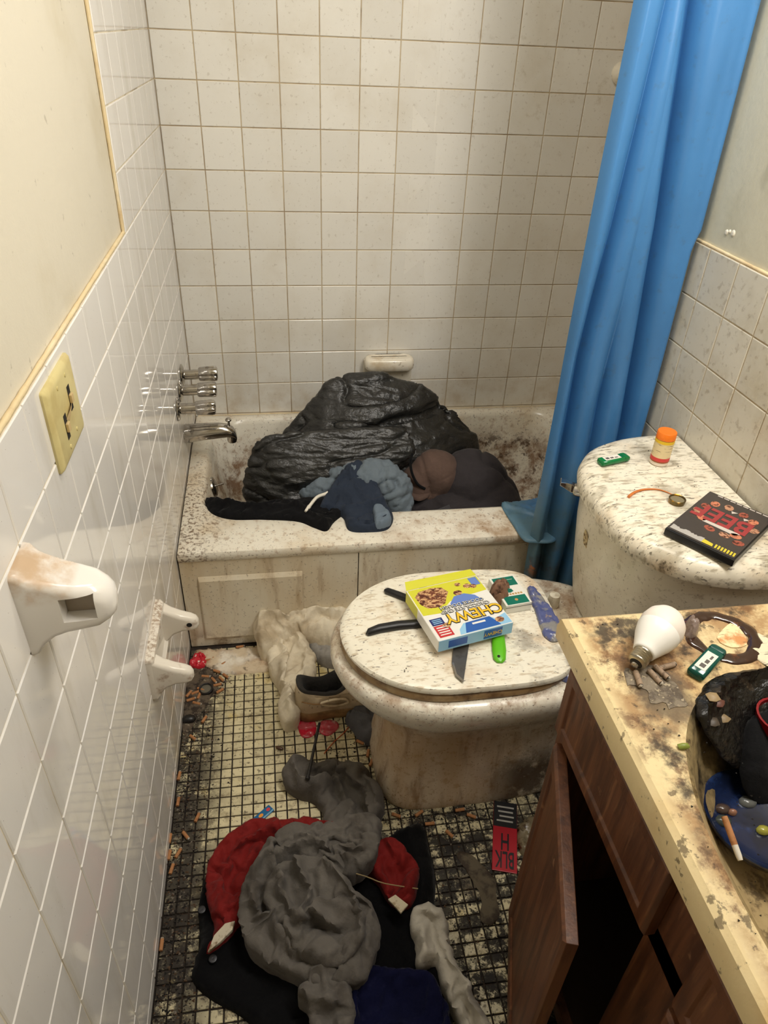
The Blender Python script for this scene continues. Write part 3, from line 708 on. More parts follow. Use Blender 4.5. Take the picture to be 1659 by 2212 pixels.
b.add(vs, fs); o = b.build('sheet', cur_m, curt, True, smooth=180)
drape('folded_corner', [(0.9116, -0.6146), (0.9453, -0.6052), (1.0137, -0.5913), (1.0888, -0.5826), (1.0618, -0.6965), (1.0115, -0.7982), (0.9449, -0.8004), (0.9234, -0.7858), (0.9172, -0.7289)], cur_m, curt, base=.344, T=.004, edge=.006, wr=.004, ws=9, depth=.0, folds=[([(0.9205, -0.6178), (0.9874, -0.6713), (1.0444, -0.7065)], .007, .012)])
b = MB(); b.tube([(.0, -.775, 2.06), (XR+.01, -.775, 2.06)], .0125, 16); tag(b.build('curtain_rod', chrome, smooth=60), 'chrome shower curtain rod across the tub above the frame', 'rod')
for k in range(5):
    b = MB(); x = .97+.045*k
    b.tube([(x, -.775+.02*cos(a*pi/6), 2.055+.022*sin(a*pi/6)) for a in range(13)], .0018, 6); b.build('curtain_ring', chrome, curt, True, smooth=60)

# ================================================================ WALL FITTINGS
cer = M('aged_white_ceramic', c8(234, 226, 208), .15, layers=[dict(c=c8(196, 168, 124), s=12, lo=.5, hi=.7, k=.6, rough=.35), dict(c=c8(110, 84, 52), s=70, lo=.6, hi=.67, k=.5)])
cer_w = M('white_post_ceramic', c8(240, 236, 230), .12, layers=[dict(c=c8(190, 152, 104), s=16, lo=.36, hi=.60, k=.8, m=[('Z', .968, .984), ('X', .058, .046)], rough=.5)])
cer_d = M('rust_specked_ceramic', c8(236, 228, 214), .15, layers=[dict(c=c8(140, 106, 70), s=130, lo=.42, hi=.62, k=.7, m=[('Z', .440, .452)], d=4, rough=.6), dict(c=c8(150, 108, 66), s=26, lo=.55, hi=.7, k=.6)])
t = thing('soap_dish', 'cream ceramic soap dish set in the back wall above the trash bag', 'soap dish', (.66, 0, .517))
b = MB(); b.box(-.083, .083, -.012, .001, -.055, .035); b.build('back_plate', cer, t, bevel=.004, seg=3)
b = MB(); b.loft([[Vector((x, y, z)) for x, y in rrect(-.083+i, .083-i, -.062+i, -.004, .02, 5)] for i, z in ((.006, .010), (.001, .018), (0, .030), (.001, .044), (.005, .050), (.013, .0515), (.022, .050))]); b.build('tray', cer, t, smooth=50)
t = thing('rod_bracket', 'small white ceramic bracket with dark socket on the back wall beside the curtain', 'bracket', (1.30, 0, 1.40))
b = MB(); b.lathe([(.030, 0), (.030, .008), (.024, .016), (.019, .03), (.018, .042), (.013, .044), (.011, .036), (.001, .034)], 24, Matrix.Rotation(pi/2, 4, 'X')); b.build('post', cer, t, smooth=40)
b = MB(); b.lathe([(.0115, .0365), (.001, .037)], 16, Matrix.Rotation(pi/2, 4, 'X')); b.build('socket', M('dark_hole', c8(24, 20, 18), .9), t)
# tub filler: three handles and the spout
for i, (y, z) in enumerate(((-.213, .598), (-.296, .585), (-.385, .570))):
    t = thing('bath_tap', ['chrome tub tap handle nearest the back wall', 'middle chrome tub tap handle on the left wall', 'chrome tub tap handle nearest the room, directly above the spout'][i], 'tap', (0, y, z), (0, 0, .06), group='chrome tap handles over the tub')
    Rx = Matrix.Rotation(pi/2, 4, 'Y')
    b = MB(); b.lathe([(.033, 0), (.033, .003), (.026, .007), (.016, .010), (.001, .010)], 28, Rx); b.build('escutcheon', chrome, t, smooth=40)
    b = MB(); b.lathe([(.015, .009), (.015, .052), (.013, .054), (.001, .055)], 24, Rx); b.build('stem_sleeve', chrome, t, smooth=40)
    b = MB(); kn = 48; lp = []
    for x, r, am in ((.050, .018, .2), (.054, .021, .22), (.095, .0235, .22), (.103, .022, .2), (.106, .016, .1), (.1065, .001, 0)):
        lp.append([Vector((x, r*(1-am*max(0, cos(4*a*2*pi/kn+i))**3)*cos(a*2*pi/kn), r*(1-am*max(0, cos(4*a*2*pi/kn+i))**3)*sin(a*2*pi/kn))) for a in range(kn)])
    b.loft(lp); b.build('knob', chrome, t, smooth=50)
t = thing('bath_spout', 'chrome tub spout with diverter knob under the tap handles', 'tap', (0, -.306, .450), (0, 0, 0))
b = MB(); lp = []
for x, ry, rz, zc in ((0, .030, .027, 0), (.006, .031, .028, 0), (.05, .028, .026, .004), (.10, .025, .024, .007), (.125, .022, .021, .006), (.142, .019, .018, .0), (.150, .016, .014, -.008), (.153, .012, .010, -.016)):
    lp.append([Vector((x+ (0 if x < .12 else .0)+.0*sin(a*pi/14), ry*cos(a*pi/14), zc+rz*sin(a*pi/14))) for a in range(28)])
b.loft(lp); b.build('body', chrome, t, smooth=50)
b = MB(); b.lathe([(.013, -.032), (.015, -.026), (.014, -.008), (.001, -.006)], 20, Matrix.Translation((.138, 0, 0))); b.build('outlet', chrome, t, smooth=50)
b = MB(); b.lathe([(.0035, .02), (.0035, .036), (.009, .039), (.0095, .043), (.006, .047), (.001, .048)], 18, Matrix.Translation((.132, 0, 0))); b.build('diverter_knob', chrome, t, smooth=40)
# outlet plate
alm = M('almond_plastic_plate', c8(214, 200, 142), .35, layers=[dict(c=c8(186, 164, 104), s=20, lo=.45, hi=.7, k=.5)])
blk = M('black_slot', c8(30, 26, 20), .8)
t = thing('outlet_plate', 'yellowed almond plastic switch plate with broken slots on the left wall', 'switch plate', (.0, -1.378, 1.055))
b = MB(); b.loft([[Vector((x, y, z)) for y, z in rrect(-.066+i, .066-i, -.056+i, .056-i, .004, 3)] for i, x in ((0, -.0005), (0, .003), (.003, .0065), (.008, .0082))]); pl = b.build('plate', alm, t, smooth=30)
for k, (y, z) in enumerate(((-.018, -.012), (.022, .010))):
    b = MB(); b.box(.0078, .0086, y-.006, y+.006, z-.017, z+.017); b.build('slot', blk, t)
    b = MB(); b.box(.0086, .0125, y-.006, y+.004, z-.006, z+.006); b.build('broken_toggle', M('cracked_plastic', c8(206, 180, 130), .5), t, bevel=.0012)
b = MB(); b.add([(.0086, .0, -.012), (.0086, .02, -.002), (.0105, .018, .006), (.012, .0, .004), (.0086, -.014, -.004)], [(0, 1, 2, 3), (0, 3, 4)]); b.build('torn_flap', M('cracked_plastic', c8(206, 180, 130), .5), t)
for y, z in ((.022, .042), (-.02, .042), (.022, -.036), (-.02, -.040)):
    b = MB(); b.lathe([(.003, .0), (.0028, .001), (.001, .0012)], 12, Matrix.Translation((.0082, y, z)) @ Matrix.Rotation(pi/2, 4, 'Y')); b.build('screw', alm, t, smooth=40)
# towel bar post
t = thing('towel_post', 'white ceramic towel bar post with empty square socket and brown stain on its top', 'towel bar post', (0, -1.632, .957))
def rloop(x, hy, hz, zc=0, r=.3, n=6):
    rr = min(hy, hz)*r*2
    return [Vector((x, y, zc+z)) for y, z in rrect(-hy, hy, -hz, hz, min(rr, hy*.98, hz*.98), n)]
b = MB(); b.loft([rloop(0, .033, .056, 0, .1), rloop(.006, .033, .055, 0, .12), rloop(.014, .031, .047, .001, .2), rloop(.026, .0290, .038, .002, .16), rloop(.040, .028, .033, .001, .18), rloop(.056, .027, .030, -.001, .22), rloop(.072, .025, .0285, -.003, .32), rloop(.083, .022, .024, -.004, .49), rloop(.089, .015, .017, -.004, .49), rloop(.0915, .006, .007, -.004, .49)])
o = b.build('post', cer_w, t, smooth=60)
c_ = MB(); c_.box(.040, .074, -.05, -.008, -.013, .019); cut(o, c_)
o.data.shade_smooth(); o.data.set_sharp_from_angle(angle=radians(40))
b = MB(); b.box(.0402, .0738, -.0095, -.0078, -.0128, .0188); b.build('socket_floor', M('socket_grey', c8(150, 138, 122), .6), t)
# toilet paper holder
t = thing('toilet_paper_holder', 'white ceramic toilet paper holder with two empty arms on the left wall', 'paper holder', (0, -1.148, .396))
b = MB(); b.loft([rloop(0, .093, .057, 0, .06), rloop(.010, .093, .057, 0, .08), rloop(.016, .089, .053, 0, .1), rloop(.017, .080, .044, 0, .1), rloop(.010, .072, .036, 0, .1)]); b.build('back_plate', cer_d, t, smooth=35)
for s in (-1, 1):
    b = MB(); y0 = s*.076
    b.loft([[v+Vector((0, y0, 0)) for v in rloop(x, hy, hz, zc, r)] for x, hy, hz, zc, r in ((.004, .017, .054, 0, .2), (.016, .016, .046, .002, .3), (.030, .0145, .034, .004, .4), (.050, .014, .025, .002, .45), (.070, .0135, .021, -.002, .48), (.080, .011, .016, -.003, .49), (.085, .005, .008, -.003, .49))])
    a = b.build('arm', cer_d, t, smooth=60)
    b = MB(); b.lathe([(.006, 0), (.0058, .0006), (.001, .0007)], 14, Matrix.Translation((.066, y0-s*.0136, .0)) @ Matrix.Rotation(s*pi/2, 4, 'X')); b.build('socket', M('dark_hole', c8(24, 20, 18), .9), a)

# ================================================================ TUB CONTENTS
bag_m = M('black_garbage_bag_plastic', c8(31, 31, 30), .36, spec=.55, layers=[dict(c=c8(50, 50, 47), s=9, lo=.45, hi=.7, k=.5)], bump=[(30, .006, (1, 1, 2), 5), (110, .0012, None, 3)])
bag = thing('garbage_bag', 'big black plastic garbage bag heaped in the bathtub', 'bag', (.5, -.3, .07))
def crump(a, s1, s2, sd, dirv=(1, 1, 1)):
    def fn(p, n):
        x, y, z = p.x*dirv[0], p.y*dirv[1], p.z*dirv[2]
        wx = N3(x*4, y*4, z*4+sd)*1.1; wy = N3(x*4+7, y*4, z*4+sd)*1.1
        f = ridge(x*s1+wx, y*s1-wx, z*s1+sd+wy)
        g = ridge(x*s2+wx*2, y*s2, z*s2+sd*2-wy)
        h = math.exp(-(N3(x*s1*.8+wy, y*s1, z*s1*.8+wx+sd*3)/.06)**2)
        return a*(.55*f+.3*g-.8*h)
    return fn
bm = blob([], .006, 5, hull([[(.41, -.26, .53), (.435, -.25, .575), (.50, -.24, .603), (.61, -.24, .600), (.72, -.24, .552), (.84, -.25, .470), (.92, -.27, .395), (.93, -.29, .335), (.87, -.34, .22), (.75, -.41, .37), (.55, -.40, .43), (.40, -.38, .42), (.33, -.27, .46), (.25, -.30, .36), (.21, -.3, .25), (.22, -.3, .08), (.85, -.3, .08), (.85, -.14, .3), (.8, -.13, .09), (.5, -.12, .48), (.6, -.12, .48), (.3, -.14, .3), (.3, -.14, .09), (.5, -.45, .1), (.75, -.42, .1)]]))
displace(bm, crump(.012, 5, 11, 3, (.8, 1, 2.0)))
def seam(p, n):
    zc = .50-.9*(p.x-.66)**2+.12*(p.x-.6)+.02*N3(p.x*7, 0, 2)
    return .016*math.exp(-(max(0, p.z-zc)/.05)**2)*(1 if p.z > zc else math.exp(-((p.z-zc)/.006)**2))-.012*math.exp(-((p.z-zc+.03)/.03)**2) if n.y < .3 else 0
displace(bm, seam)
displace(bm, crump(.0045, 14, 33, 5, (.5, 1, 1.8)))
bmobj('upper_bulge', bm, bag_m, bag)
bm = blob([], .0055, 4, hull([[(.25, -.40, .487), (.205, -.41, .455), (.168, -.42, .34), (.185, -.46, .25), (.29, -.50, .24), (.41, -.485, .31), (.58, -.46, .37), (.69, -.42, .43), (.665, -.38, .482), (.58, -.38, .485), (.42, -.39, .478), (.32, -.40, .480), (.30, -.49, .37), (.5, -.465, .41), (.25, -.34, .3), (.6, -.33, .35), (.2, -.4, .12), (.5, -.4, .12), (.3, -.48, .12)]]))
displace(bm, crump(.011, 7, 15, 8, (.6, 1, 2.2)))
displace(bm, crump(.0055, 18, 40, 12, (.45, 1, 2.0)))
bmobj('front_bulge', bm, bag_m, bag)

def cloth(name, col, r=.85, var=.5, s=14, extra=(), weave=700, wv=.0003):
    d = tuple(v*.62 for v in col); l = tuple(min(1, v*1.35+.01) for v in col)
    return M(name, col, r, spec=.12, sheen=.05, layers=[dict(c=d, s=s, lo=.45, hi=.7, k=var), dict(c=l, s=s*2.3, lo=.55, hi=.75, k=var*.6)]+list(extra), bump=[(weave, wv), (34, .0045, None, 5)])
brown_m = cloth('brown_cap_cloth', c8(92, 74, 66)); navy_m = cloth('dark_blue_denim', c8(44, 52, 66), weave=900); ltj_m = cloth('faded_blue_denim', c8(106, 117, 126)); blackc_m = cloth('black_cotton', c8(15, 15, 17), var=.3)
char_m = cloth('charcoal_cotton', c8(54, 50, 52), var=.35)
# cap
t = thing('baseball_cap', 'brown baseball cap lying among the clothes in the tub', 'cap', (.74, -.43, .28))
def capx(mb): pass
bm = blob([((.752, -.43, .345), (.078, .072, .078)), ((.70, -.44, .325), (.055, .06, .055)), ((.74, -.43, .30), (.08, .07, .05))], .005, 3)
displace(bm, lambda p, n: .004*ridge(p.x*16, p.y*16, p.z*16)-.004*math.exp(-(((p.x-.715)+.25*(p.z-.36))/.006)**2)-.0012*math.exp(-((p.x-.765)/.003)**2)-.0012*math.exp(-((p.z-.365-.3*(p.x-.75))/.003)**2))
bmobj('crown', bm, brown_m, t)
drape('brim', [(0.6649, -0.3372), (0.6861, -0.4039), (0.73, -0.4802), (0.6859, -0.5228), (0.6477, -0.4733), (0.6396, -0.4001)], brown_m, t, base=.315, T=.006, edge=.006, wr=.003, depth=.004)
b = MB(); b.lathe([(.006, 0), (.005, .003), (.001, .004)], 12, Matrix.Translation((.80, -.455, .395)) @ Matrix.Rotation(.6, 4, 'Y')); b.build('top_button', brown_m, t, True, smooth=60)
b = MB(); b.tube(spline([(x, -.500+.02*abs(z-.345)/.05, z) for x, z in [(0.6695, 0.442), (0.6628, 0.4171), (0.6677, 0.3849), (0.6837, 0.3548), (0.7077, 0.337)]], .005, False), .0042, 8); b.build('strap_gap', blackc_m, t, True, smooth=60)
# dark garments
t = thing('charcoal_shirt', 'dark charcoal garment heaped at the right end of the tub', 'clothing', (.9, -.46, .2))
bm = blob([((.87, -.42, .30), (.115, .10, .105), .2), ((.93, -.45, .24), (.10, .10, .10)), ((.78, -.5, .235), (.13, .07, .075)), ((.90, -.5, .2), (.13, .08, .1))], .006, 3)
displace(bm, crump(.014, 6, 14, 9, (1.2, 1, .8)))
bmobj('body', bm, char_m, t)
b = MB(); q = [(.705, -.555, .285), (.775, -.548, .310), (.790, -.560, .262), (.72, -.562, .250)]
b.loft([[Vector(p) for p in q], [Vector(p)+Vector((0, .006, -.004)) for p in q]]); b.build('pocket_flap', M('grey_flap_cloth', c8(70, 68, 72), .8), t, True, bevel=.002)
t = thing('faded_jeans', 'faded light blue jeans crumpled over the tub contents beside the cap', 'jeans', (.5, -.5, .3))
bm = blob([((.44, -.47, .345), (.12, .05, .05), -.35, 'Y'), ((.54, -.48, .375), (.10, .055, .045)), ((.60, -.50, .345), (.055, .06, .065)), ((.61, -.53, .31), (.045, .045, .05)), ((.5, -.50, .31), (.13, .06, .06))], .005, 3)
displace(bm, crump(.016, 9, 22, 4, (1, 1, 1.6))); displace(bm, crump(.006, 26, 50, 6, (1.4, 1, 1)))
bmobj('leg', bm, ltj_m, t)
b = MB(); q = [(.595, -.563, .345), (.635, -.548, .350), (.630, -.560, .300), (.600, -.572, .302)]
b.loft([[Vector(p) for p in q], [Vector(p)+Vector((0, .01, -.004)) for p in q]]); b.build('back_pocket', M('denim_pocket', c8(92, 110, 130), .85, bump=[(500, .0005)]), t, True, bevel=.002)
tubz = lambda x, y: .345 if y < -.60 else .345-.25*min(.16, (y+.60))
t = thing('black_trousers', 'black cloth garment hanging over the left front rim of the tub', 'clothing', (.3, -.6, .34))
drape('cloth', [(0.0603, -0.506), (0.0974, -0.5236), (0.1629, -0.5531), (0.241, -0.5359), (0.3203, -0.5329), (0.4004, -0.5348), (0.461, -0.535), (0.4639, -0.5981), (0.4194, -0.6539), (0.3945, -0.6935), (0.3617, -0.6753), (0.3154, -0.6424), (0.2145, -0.6245), (0.1263, -0.6122), (0.0769, -0.5737)], blackc_m, t, base=lambda x, y: .344-.12*max(0, y+.60), T=.012, edge=.012, wr=.010, ws=14, st=(.6, 1.6), depth=.012,
      folds=[([(0.0989, -0.557), (0.2146, -0.5903), (0.3307, -0.5912), (0.4375, -0.5696)], .016, .012), ([(0.2668, -0.5549), (0.3424, -0.6153), (0.3955, -0.6805)], .012, .010), ([(0.0782, -0.5268), (0.1378, -0.5744)], .012, .012)])
t = thing('navy_jeans_leg', 'dark navy jeans cuff draped over the tub front rim', 'jeans', (.5, -.6, .34))
drape('leg', [(0.3823, -0.6005), (0.4202, -0.539), (0.4619, -0.4844), (0.5047, -0.4486), (0.53, -0.4718), (0.5561, -0.5355), (0.5709, -0.5931), (0.5863, -0.6485), (0.5626, -0.7002), (0.5129, -0.7088), (0.4572, -0.6973), (0.4464, -0.6407), (0.4202, -0.6154)], navy_m, t, base=lambda x, y: .346+.06*max(0, min(1, (y+.62)/.14)), T=.016, edge=.014, wr=.008, ws=16, depth=.03,
      folds=[([(0.4743, -0.4983), (0.4935, -0.5696), (0.5133, -0.6048)], .010, .010), ([(0.4514, -0.6297), (0.5115, -0.6188), (0.5638, -0.6045)], .014, .010), ([(0.455, -0.6818), (0.5152, -0.6916), (0.5666, -0.674)], .008, .006), ([(0.5239, -0.6245), (0.5242, -0.6813)], -.010, .010)])
drape('turned_cuff', [(0.532, -0.6194), (0.5594, -0.6124), (0.577, -0.6695), (0.5621, -0.6995), (0.5281, -0.7052), (0.5291, -0.6608)], M('pale_denim_inside', c8(104, 118, 132), .9, bump=[(600, .0005)]), t, base=.358, T=.012, edge=.008, wr=.008, ws=24, depth=.012)
t = thing('drawstring', 'white cord lying between the jeans and the black cloth in the tub', 'cord', (.42, -.56, .37))
pts = [(0.3533, -0.6133), (0.3776, -0.5777), (0.4051, -0.5608), (0.4292, -0.5432), (0.4567, -0.5356)]
b = MB(); b.tube(spline([(x, y, .372+.012*k/4+.003*(k % 2)) for k, (x, y) in enumerate(pts)], .006, False), .0048, 8); b.build('cord', M('white_cord', c8(228, 222, 208), .8, bump=[(300, .001)]), t, True, smooth=60)
b = MB(); p0 = Vector((pts[0][0], pts[0][1], .372)); b.tube([p0, p0+Vector((-.012, -.018, -.004))], [.006, .0035], 8); b.build('tip', M('white_cord', c8(228, 222, 208), .8), t, True, smooth=60)
# ================================================================ FLOOR CLOTHES
jk = thing('black_jacket', 'black snap jacket with red quilted lining spread on the floor', 'jacket', (.35, -1.6, 0))
blackj = cloth('black_wool', c8(7, 7, 9), var=.2, extra=[dict(c=c8(150, 146, 138), kind='v', s=40, lo=.012, hi=.02, p=.10, k=.6)])
drape('shell', [(0.1136, -1.3568), (0.0853, -1.4135), (0.0712, -1.4887), (0.0782, -1.5688), (0.0664, -1.6201), (0.1005, -1.6593), (0.1593, -1.6967), (0.2237, -1.7547), (0.3378, -1.823), (0.502, -1.8386), (0.5377, -1.754), (0.5392, -1.6777), (0.5371, -1.5842), (0.558, -1.5024), (0.5586, -1.4308), (0.5537, -1.371), (0.5191, -1.3758), (0.4864, -1.384), (0.4306, -1.415), (0.3336, -1.3708), (0.2739, -1.3481), (0.193, -1.3492)], blackj, jk, base=.0, T=.018, edge=.02, wr=.008, ws=9, step=.009, depth=.004,
      folds=[([(0.0886, -1.589), (0.1571, -1.5556), (0.2274, -1.6069), (0.2597, -1.6669)], .02, .03), ([(0.5152, -1.3961), (0.5263, -1.5011), (0.4998, -1.5907)], .02, .03)])
red = cloth('red_quilted_lining', c8(118, 26, 24), r=.7, var=.6, extra=[dict(c=c8(70, 14, 14), s=30, lo=.5, hi=.7, k=.5)])
drape('left_lining', [(0.2342, -1.3447), (0.1742, -1.344), (0.1351, -1.3651), (0.1002, -1.4086), (0.0893, -1.4827), (0.1054, -1.5518), (0.0924, -1.5993), (0.1241, -1.5837), (0.1758, -1.5434), (0.2299, -1.528), (0.2709, -1.4277), (0.4026, -1.3915), (0.3346, -1.3591)], red, jk, sim=.3, bend=.5, base=.026, T=.022, edge=.02, wr=.008, ws=16, st=(1.3, .8), depth=.018,
      folds=[([(0.234, -1.3631), (0.1556, -1.3958), (0.1198, -1.461), (0.1209, -1.5344)], .014, .012), ([(0.1943, -1.4006), (0.1569, -1.4656), (0.1579, -1.5214)], .012, .012), ([(0.2737, -1.368), (0.1943, -1.3818)], .010, .010), ([(0.1097, -1.4404), (0.1389, -1.4823), (0.1757, -1.4962)], -.010, .008)])
drape('right_lining', [(0.3443, -1.4815), (0.4049, -1.4565), (0.4429, -1.4304), (0.4793, -1.4223), (0.5086, -1.4571), (0.5189, -1.4985), (0.5082, -1.5402), (0.4871, -1.5624), (0.4554, -1.5438), (0.4329, -1.5023), (0.4028, -1.4742), (0.3676, -1.4874)], red, jk, sim=.3, bend=.5, base=.026, T=.02, edge=.014, wr=.012, ws=20, depth=.02, folds=[([(0.4664, -1.4393), (0.4961, -1.4984), (0.4926, -1.5455)], .012, .012), ([(0.4515, -1.4731), (0.471, -1.5335)], -.01, .008)])
b = MB(); b.prism([(0.4457, -1.5548), (0.4617, -1.5477), (0.4838, -1.5704), (0.4668, -1.5842)], .060, .066); b.build('size_label', M('white_label_cloth', c8(196, 184, 158), .8, layers=[dict(c=c8(130, 108, 74), s=60, lo=.5, hi=.65, k=.7)]), jk, True, bevel=.001)
b = MB(); b.prism([(0.1005, -1.6059), (0.1109, -1.5778), (0.1307, -1.5585), (0.1497, -1.5558), (0.1449, -1.5722), (0.1234, -1.591)], .052, .062); b.build('white_binding', M('dirty_white_binding', c8(190, 180, 158), .7, layers=[dict(c=c8(110, 84, 50), s=40, lo=.45, hi=.6)]), jk, True, bevel=.002)
for (x, y) in [(0.1076, -1.6056), (0.0815, -1.5121), (0.3249, -1.4861)]:
    b = MB(); b.lathe([(.008, 0), (.0075, .003), (.003, .004), (.001, .0035)], 16, Matrix.Translation((x, y, .030))); b.build('snap_button', M('dark_metal_snap', c8(60, 60, 62), .4, .8), jk, True, smooth=40)
gry = cloth('grey_fleece', c8(98, 93, 87), r=.95, var=.45, s=18, extra=[dict(c=c8(60, 52, 44), s=9, lo=.55, hi=.7, k=.5), dict(c=c8(40, 32, 26), kind='v', s=60, lo=.03, hi=.06, p=.05)])
sw = thing('grey_sweatshirt', 'grey fleece sweatshirt crumpled on top of the red-lined jacket', 'sweatshirt', (.35, -1.5, .03))
def swb(x, y): 
    return .0+.062*max(0, min(1, (-1.33-y)/.09))
drape('body', [(0.3327, -1.3884), (0.2735, -1.3928), (0.2244, -1.422), (0.1922, -1.4576), (0.167, -1.5108), (0.1645, -1.5717), (0.1854, -1.6236), (0.2285, -1.6527), (0.2729, -1.6813), (0.2894, -1.6947), (0.3583, -1.7), (0.3868, -1.6848), (0.4104, -1.6365), (0.4108, -1.5947), (0.392, -1.5572), (0.3712, -1.5134), (0.4203, -1.4811), (0.4435, -1.4387), (0.4533, -1.3977), (0.4137, -1.3765)], gry, sw, sim=.36, bend=1.2, frames=30, base=swb, T=.034, edge=.03, wr=.006, ws=13, step=.005, depth=.03, seed=3,
      folds=[([(0.197, -1.4883), (0.234, -1.4547), (0.3082, -1.4639), (0.3608, -1.5041)], .020, .014), ([(0.1863, -1.5325), (0.1967, -1.577), (0.2301, -1.6223)], .020, .014), ([(0.2244, -1.4728), (0.2323, -1.5294), (0.2578, -1.5591), (0.2654, -1.5858)], .026, .010), ([(0.2698, -1.488), (0.2855, -1.5361), (0.2742, -1.5827)], .022, .009), ([(0.2467, -1.4945), (0.2447, -1.5575)], -.02, .008),
             ([(0.3103, -1.5658), (0.292, -1.5764), (0.3165, -1.6007)], .02, .009), ([(0.3246, -1.4949), (0.3639, -1.5638), (0.3697, -1.6322), (0.3454, -1.6609)], .024, .012), ([(0.3581, -1.5316), (0.3912, -1.5976), (0.3879, -1.6586)], .014, .012), ([(0.272, -1.4396), (0.348, -1.4389), (0.412, -1.4669)], .014, .016), ([(0.2052, -1.5947), (0.2629, -1.6424), (0.3039, -1.6556)], .02, .016), ([(0.2862, -1.601), (0.333, -1.6111)], -.022, .010), ([(0.238, -1.6392), (0.2787, -1.66)], -.012, .01)])
drape('upper_sleeve', [(0.2821, -1.1805), (0.2572, -1.2035), (0.2539, -1.2407), (0.2782, -1.268), (0.3189, -1.2919), (0.3332, -1.325), (0.3284, -1.3615), (0.3525, -1.3884), (0.4221, -1.3969), (0.4602, -1.3574), (0.4696, -1.3064), (0.4564, -1.2622), (0.4279, -1.2184), (0.3693, -1.1959), (0.3252, -1.196)], gry, sw, sim=.34, bend=1.2, frames=30, base=.001, T=.038, edge=.03, wr=.006, ws=14, step=.005, depth=.001, seed=5,
      folds=[([(0.281, -1.211), (0.2896, -1.2557), (0.3304, -1.2787)], .02, .012), ([(0.2991, -1.2749), (0.3628, -1.2704), (0.3832, -1.3319), (0.3766, -1.3974)], .018, .012), ([(0.3671, -1.2211), (0.4193, -1.2893), (0.4315, -1.3604)], .022, .013), ([(0.3339, -1.2299), (0.37, -1.3071)], -.016, .012), ([(0.4366, -1.2792), (0.4477, -1.3397)], .014, .01)])
drape('hood', [(0.2306, -1.5053), (0.2707, -1.4879), (0.3246, -1.4983), (0.3616, -1.539), (0.3766, -1.5892), (0.3744, -1.6386), (0.3486, -1.6683), (0.311, -1.6756), (0.2755, -1.6558), (0.2416, -1.6135), (0.2155, -1.5688), (0.2108, -1.529)], gry, sw, sim=.5, bend=.8, frames=32, base=.092, T=.03, edge=.03, wr=.006, ws=14, step=.005, depth=.03, seed=13,
      folds=[([(0.2341, -1.5094), (0.2434, -1.5551), (0.2658, -1.5962)], .026, .009), ([(0.2704, -1.4954), (0.281, -1.5511), (0.2741, -1.6014)], .024, .009), ([(0.3096, -1.5807), (0.29, -1.5909), (0.3197, -1.617)], .022, .009), ([(0.3236, -1.5113), (0.3603, -1.5786), (0.3602, -1.6448)], .024, .011), ([(0.2515, -1.5207), (0.2565, -1.574)], -.02, .008), ([(0.286, -1.6152), (0.3316, -1.6267)], -.02, .01)])
drape('waistband', [(0.203, -1.4739), (0.2349, -1.4389), (0.2923, -1.4176), (0.3683, -1.4269), (0.437, -1.4354), (0.4247, -1.484), (0.3779, -1.5164), (0.3251, -1.4891), (0.2709, -1.4708), (0.2301, -1.4886)], gry, sw, sim=.4, bend=.8, frames=30, base=.085, T=.02, edge=.02, wr=.006, ws=14, step=.005, depth=.03, seed=17, folds=[([(0.225, -1.469), (0.2905, -1.4497), (0.4019, -1.4694)], .016, .010), ([(0.2727, -1.4305), (0.3454, -1.4693), (0.3799, -1.4978)], .016, .009)])
drape('cuff_sleeve', [(0.3049, -1.639), (0.3449, -1.6321), (0.3458, -1.6756), (0.3546, -1.7032), (0.3575, -1.7363), (0.3436, -1.776), (0.2893, -1.7688), (0.2812, -1.7227), (0.2613, -1.7006), (0.2807, -1.6748)], gry, sw, sim=.3, bend=.8, base=.052, T=.03, edge=.022, wr=.010, ws=20, depth=.03, seed=8, folds=[([(0.2844, -1.6745), (0.3428, -1.6867)], .016, .006), ([(0.2678, -1.7108), (0.3227, -1.7287)], .014, .010), ([(0.3099, -1.6869), (0.3119, -1.7237)], .014, .010), ([(0.2898, -1.7419), (0.345, -1.7457)], -.012, .008)])
t = thing('loose_thread', 'tan thread lying across the sweatshirt and red lining', 'thread', (.5, -1.5, .08))
b = MB(); b.tube(spline([(x, y, .10-.012*k) for k, (x, y) in enumerate([(0.3563, -1.5026), (0.4058, -1.5163), (0.4413, -1.5282), (0.5089, -1.5414)])], .01, False), .0011, 5); b.build('strand', M('tan_thread', c8(150, 130, 92), .8), t, True)
t = thing('white_plastic_sack', 'crumpled greyish white plastic sack at the bottom beside the vanity door', 'bag', (.55, -1.75, 0))
drape('sheet', [(0.4871, -1.5851), (0.5013, -1.569), (0.5229, -1.5645), (0.5476, -1.5731), (0.5571, -1.6072), (0.5573, -1.6703), (0.574, -1.712), (0.5891, -1.748), (0.601, -1.7858), (0.6038, -1.8173), (0.5559, -1.8109), (0.5391, -1.7597), (0.5229, -1.7054), (0.5191, -1.6734), (0.4886, -1.671), (0.4858, -1.6281)], cloth('grey_white_plastic', c8(184, 178, 166), r=.5, var=.4), t, sim=.3, bend=.3, base=.022, T=.020, edge=.014, wr=.005, ws=22, st=(1.5, .5), depth=.02, seed=4, rag=.004,
      folds=[([(0.5252, -1.5765), (0.5425, -1.6684), (0.578, -1.7576)], .016, .009), ([(0.5417, -1.5876), (0.5588, -1.6945), (0.5889, -1.7806)], .014, .008), ([(0.5006, -1.5824), (0.5345, -1.5999)], .012, .007), ([(0.5012, -1.6044), (0.5006, -1.6548)], .012, .010)])
t = thing('blue_cloth', 'dark royal blue cloth at the bottom edge of the picture', 'clothing', (.45, -1.85, 0))
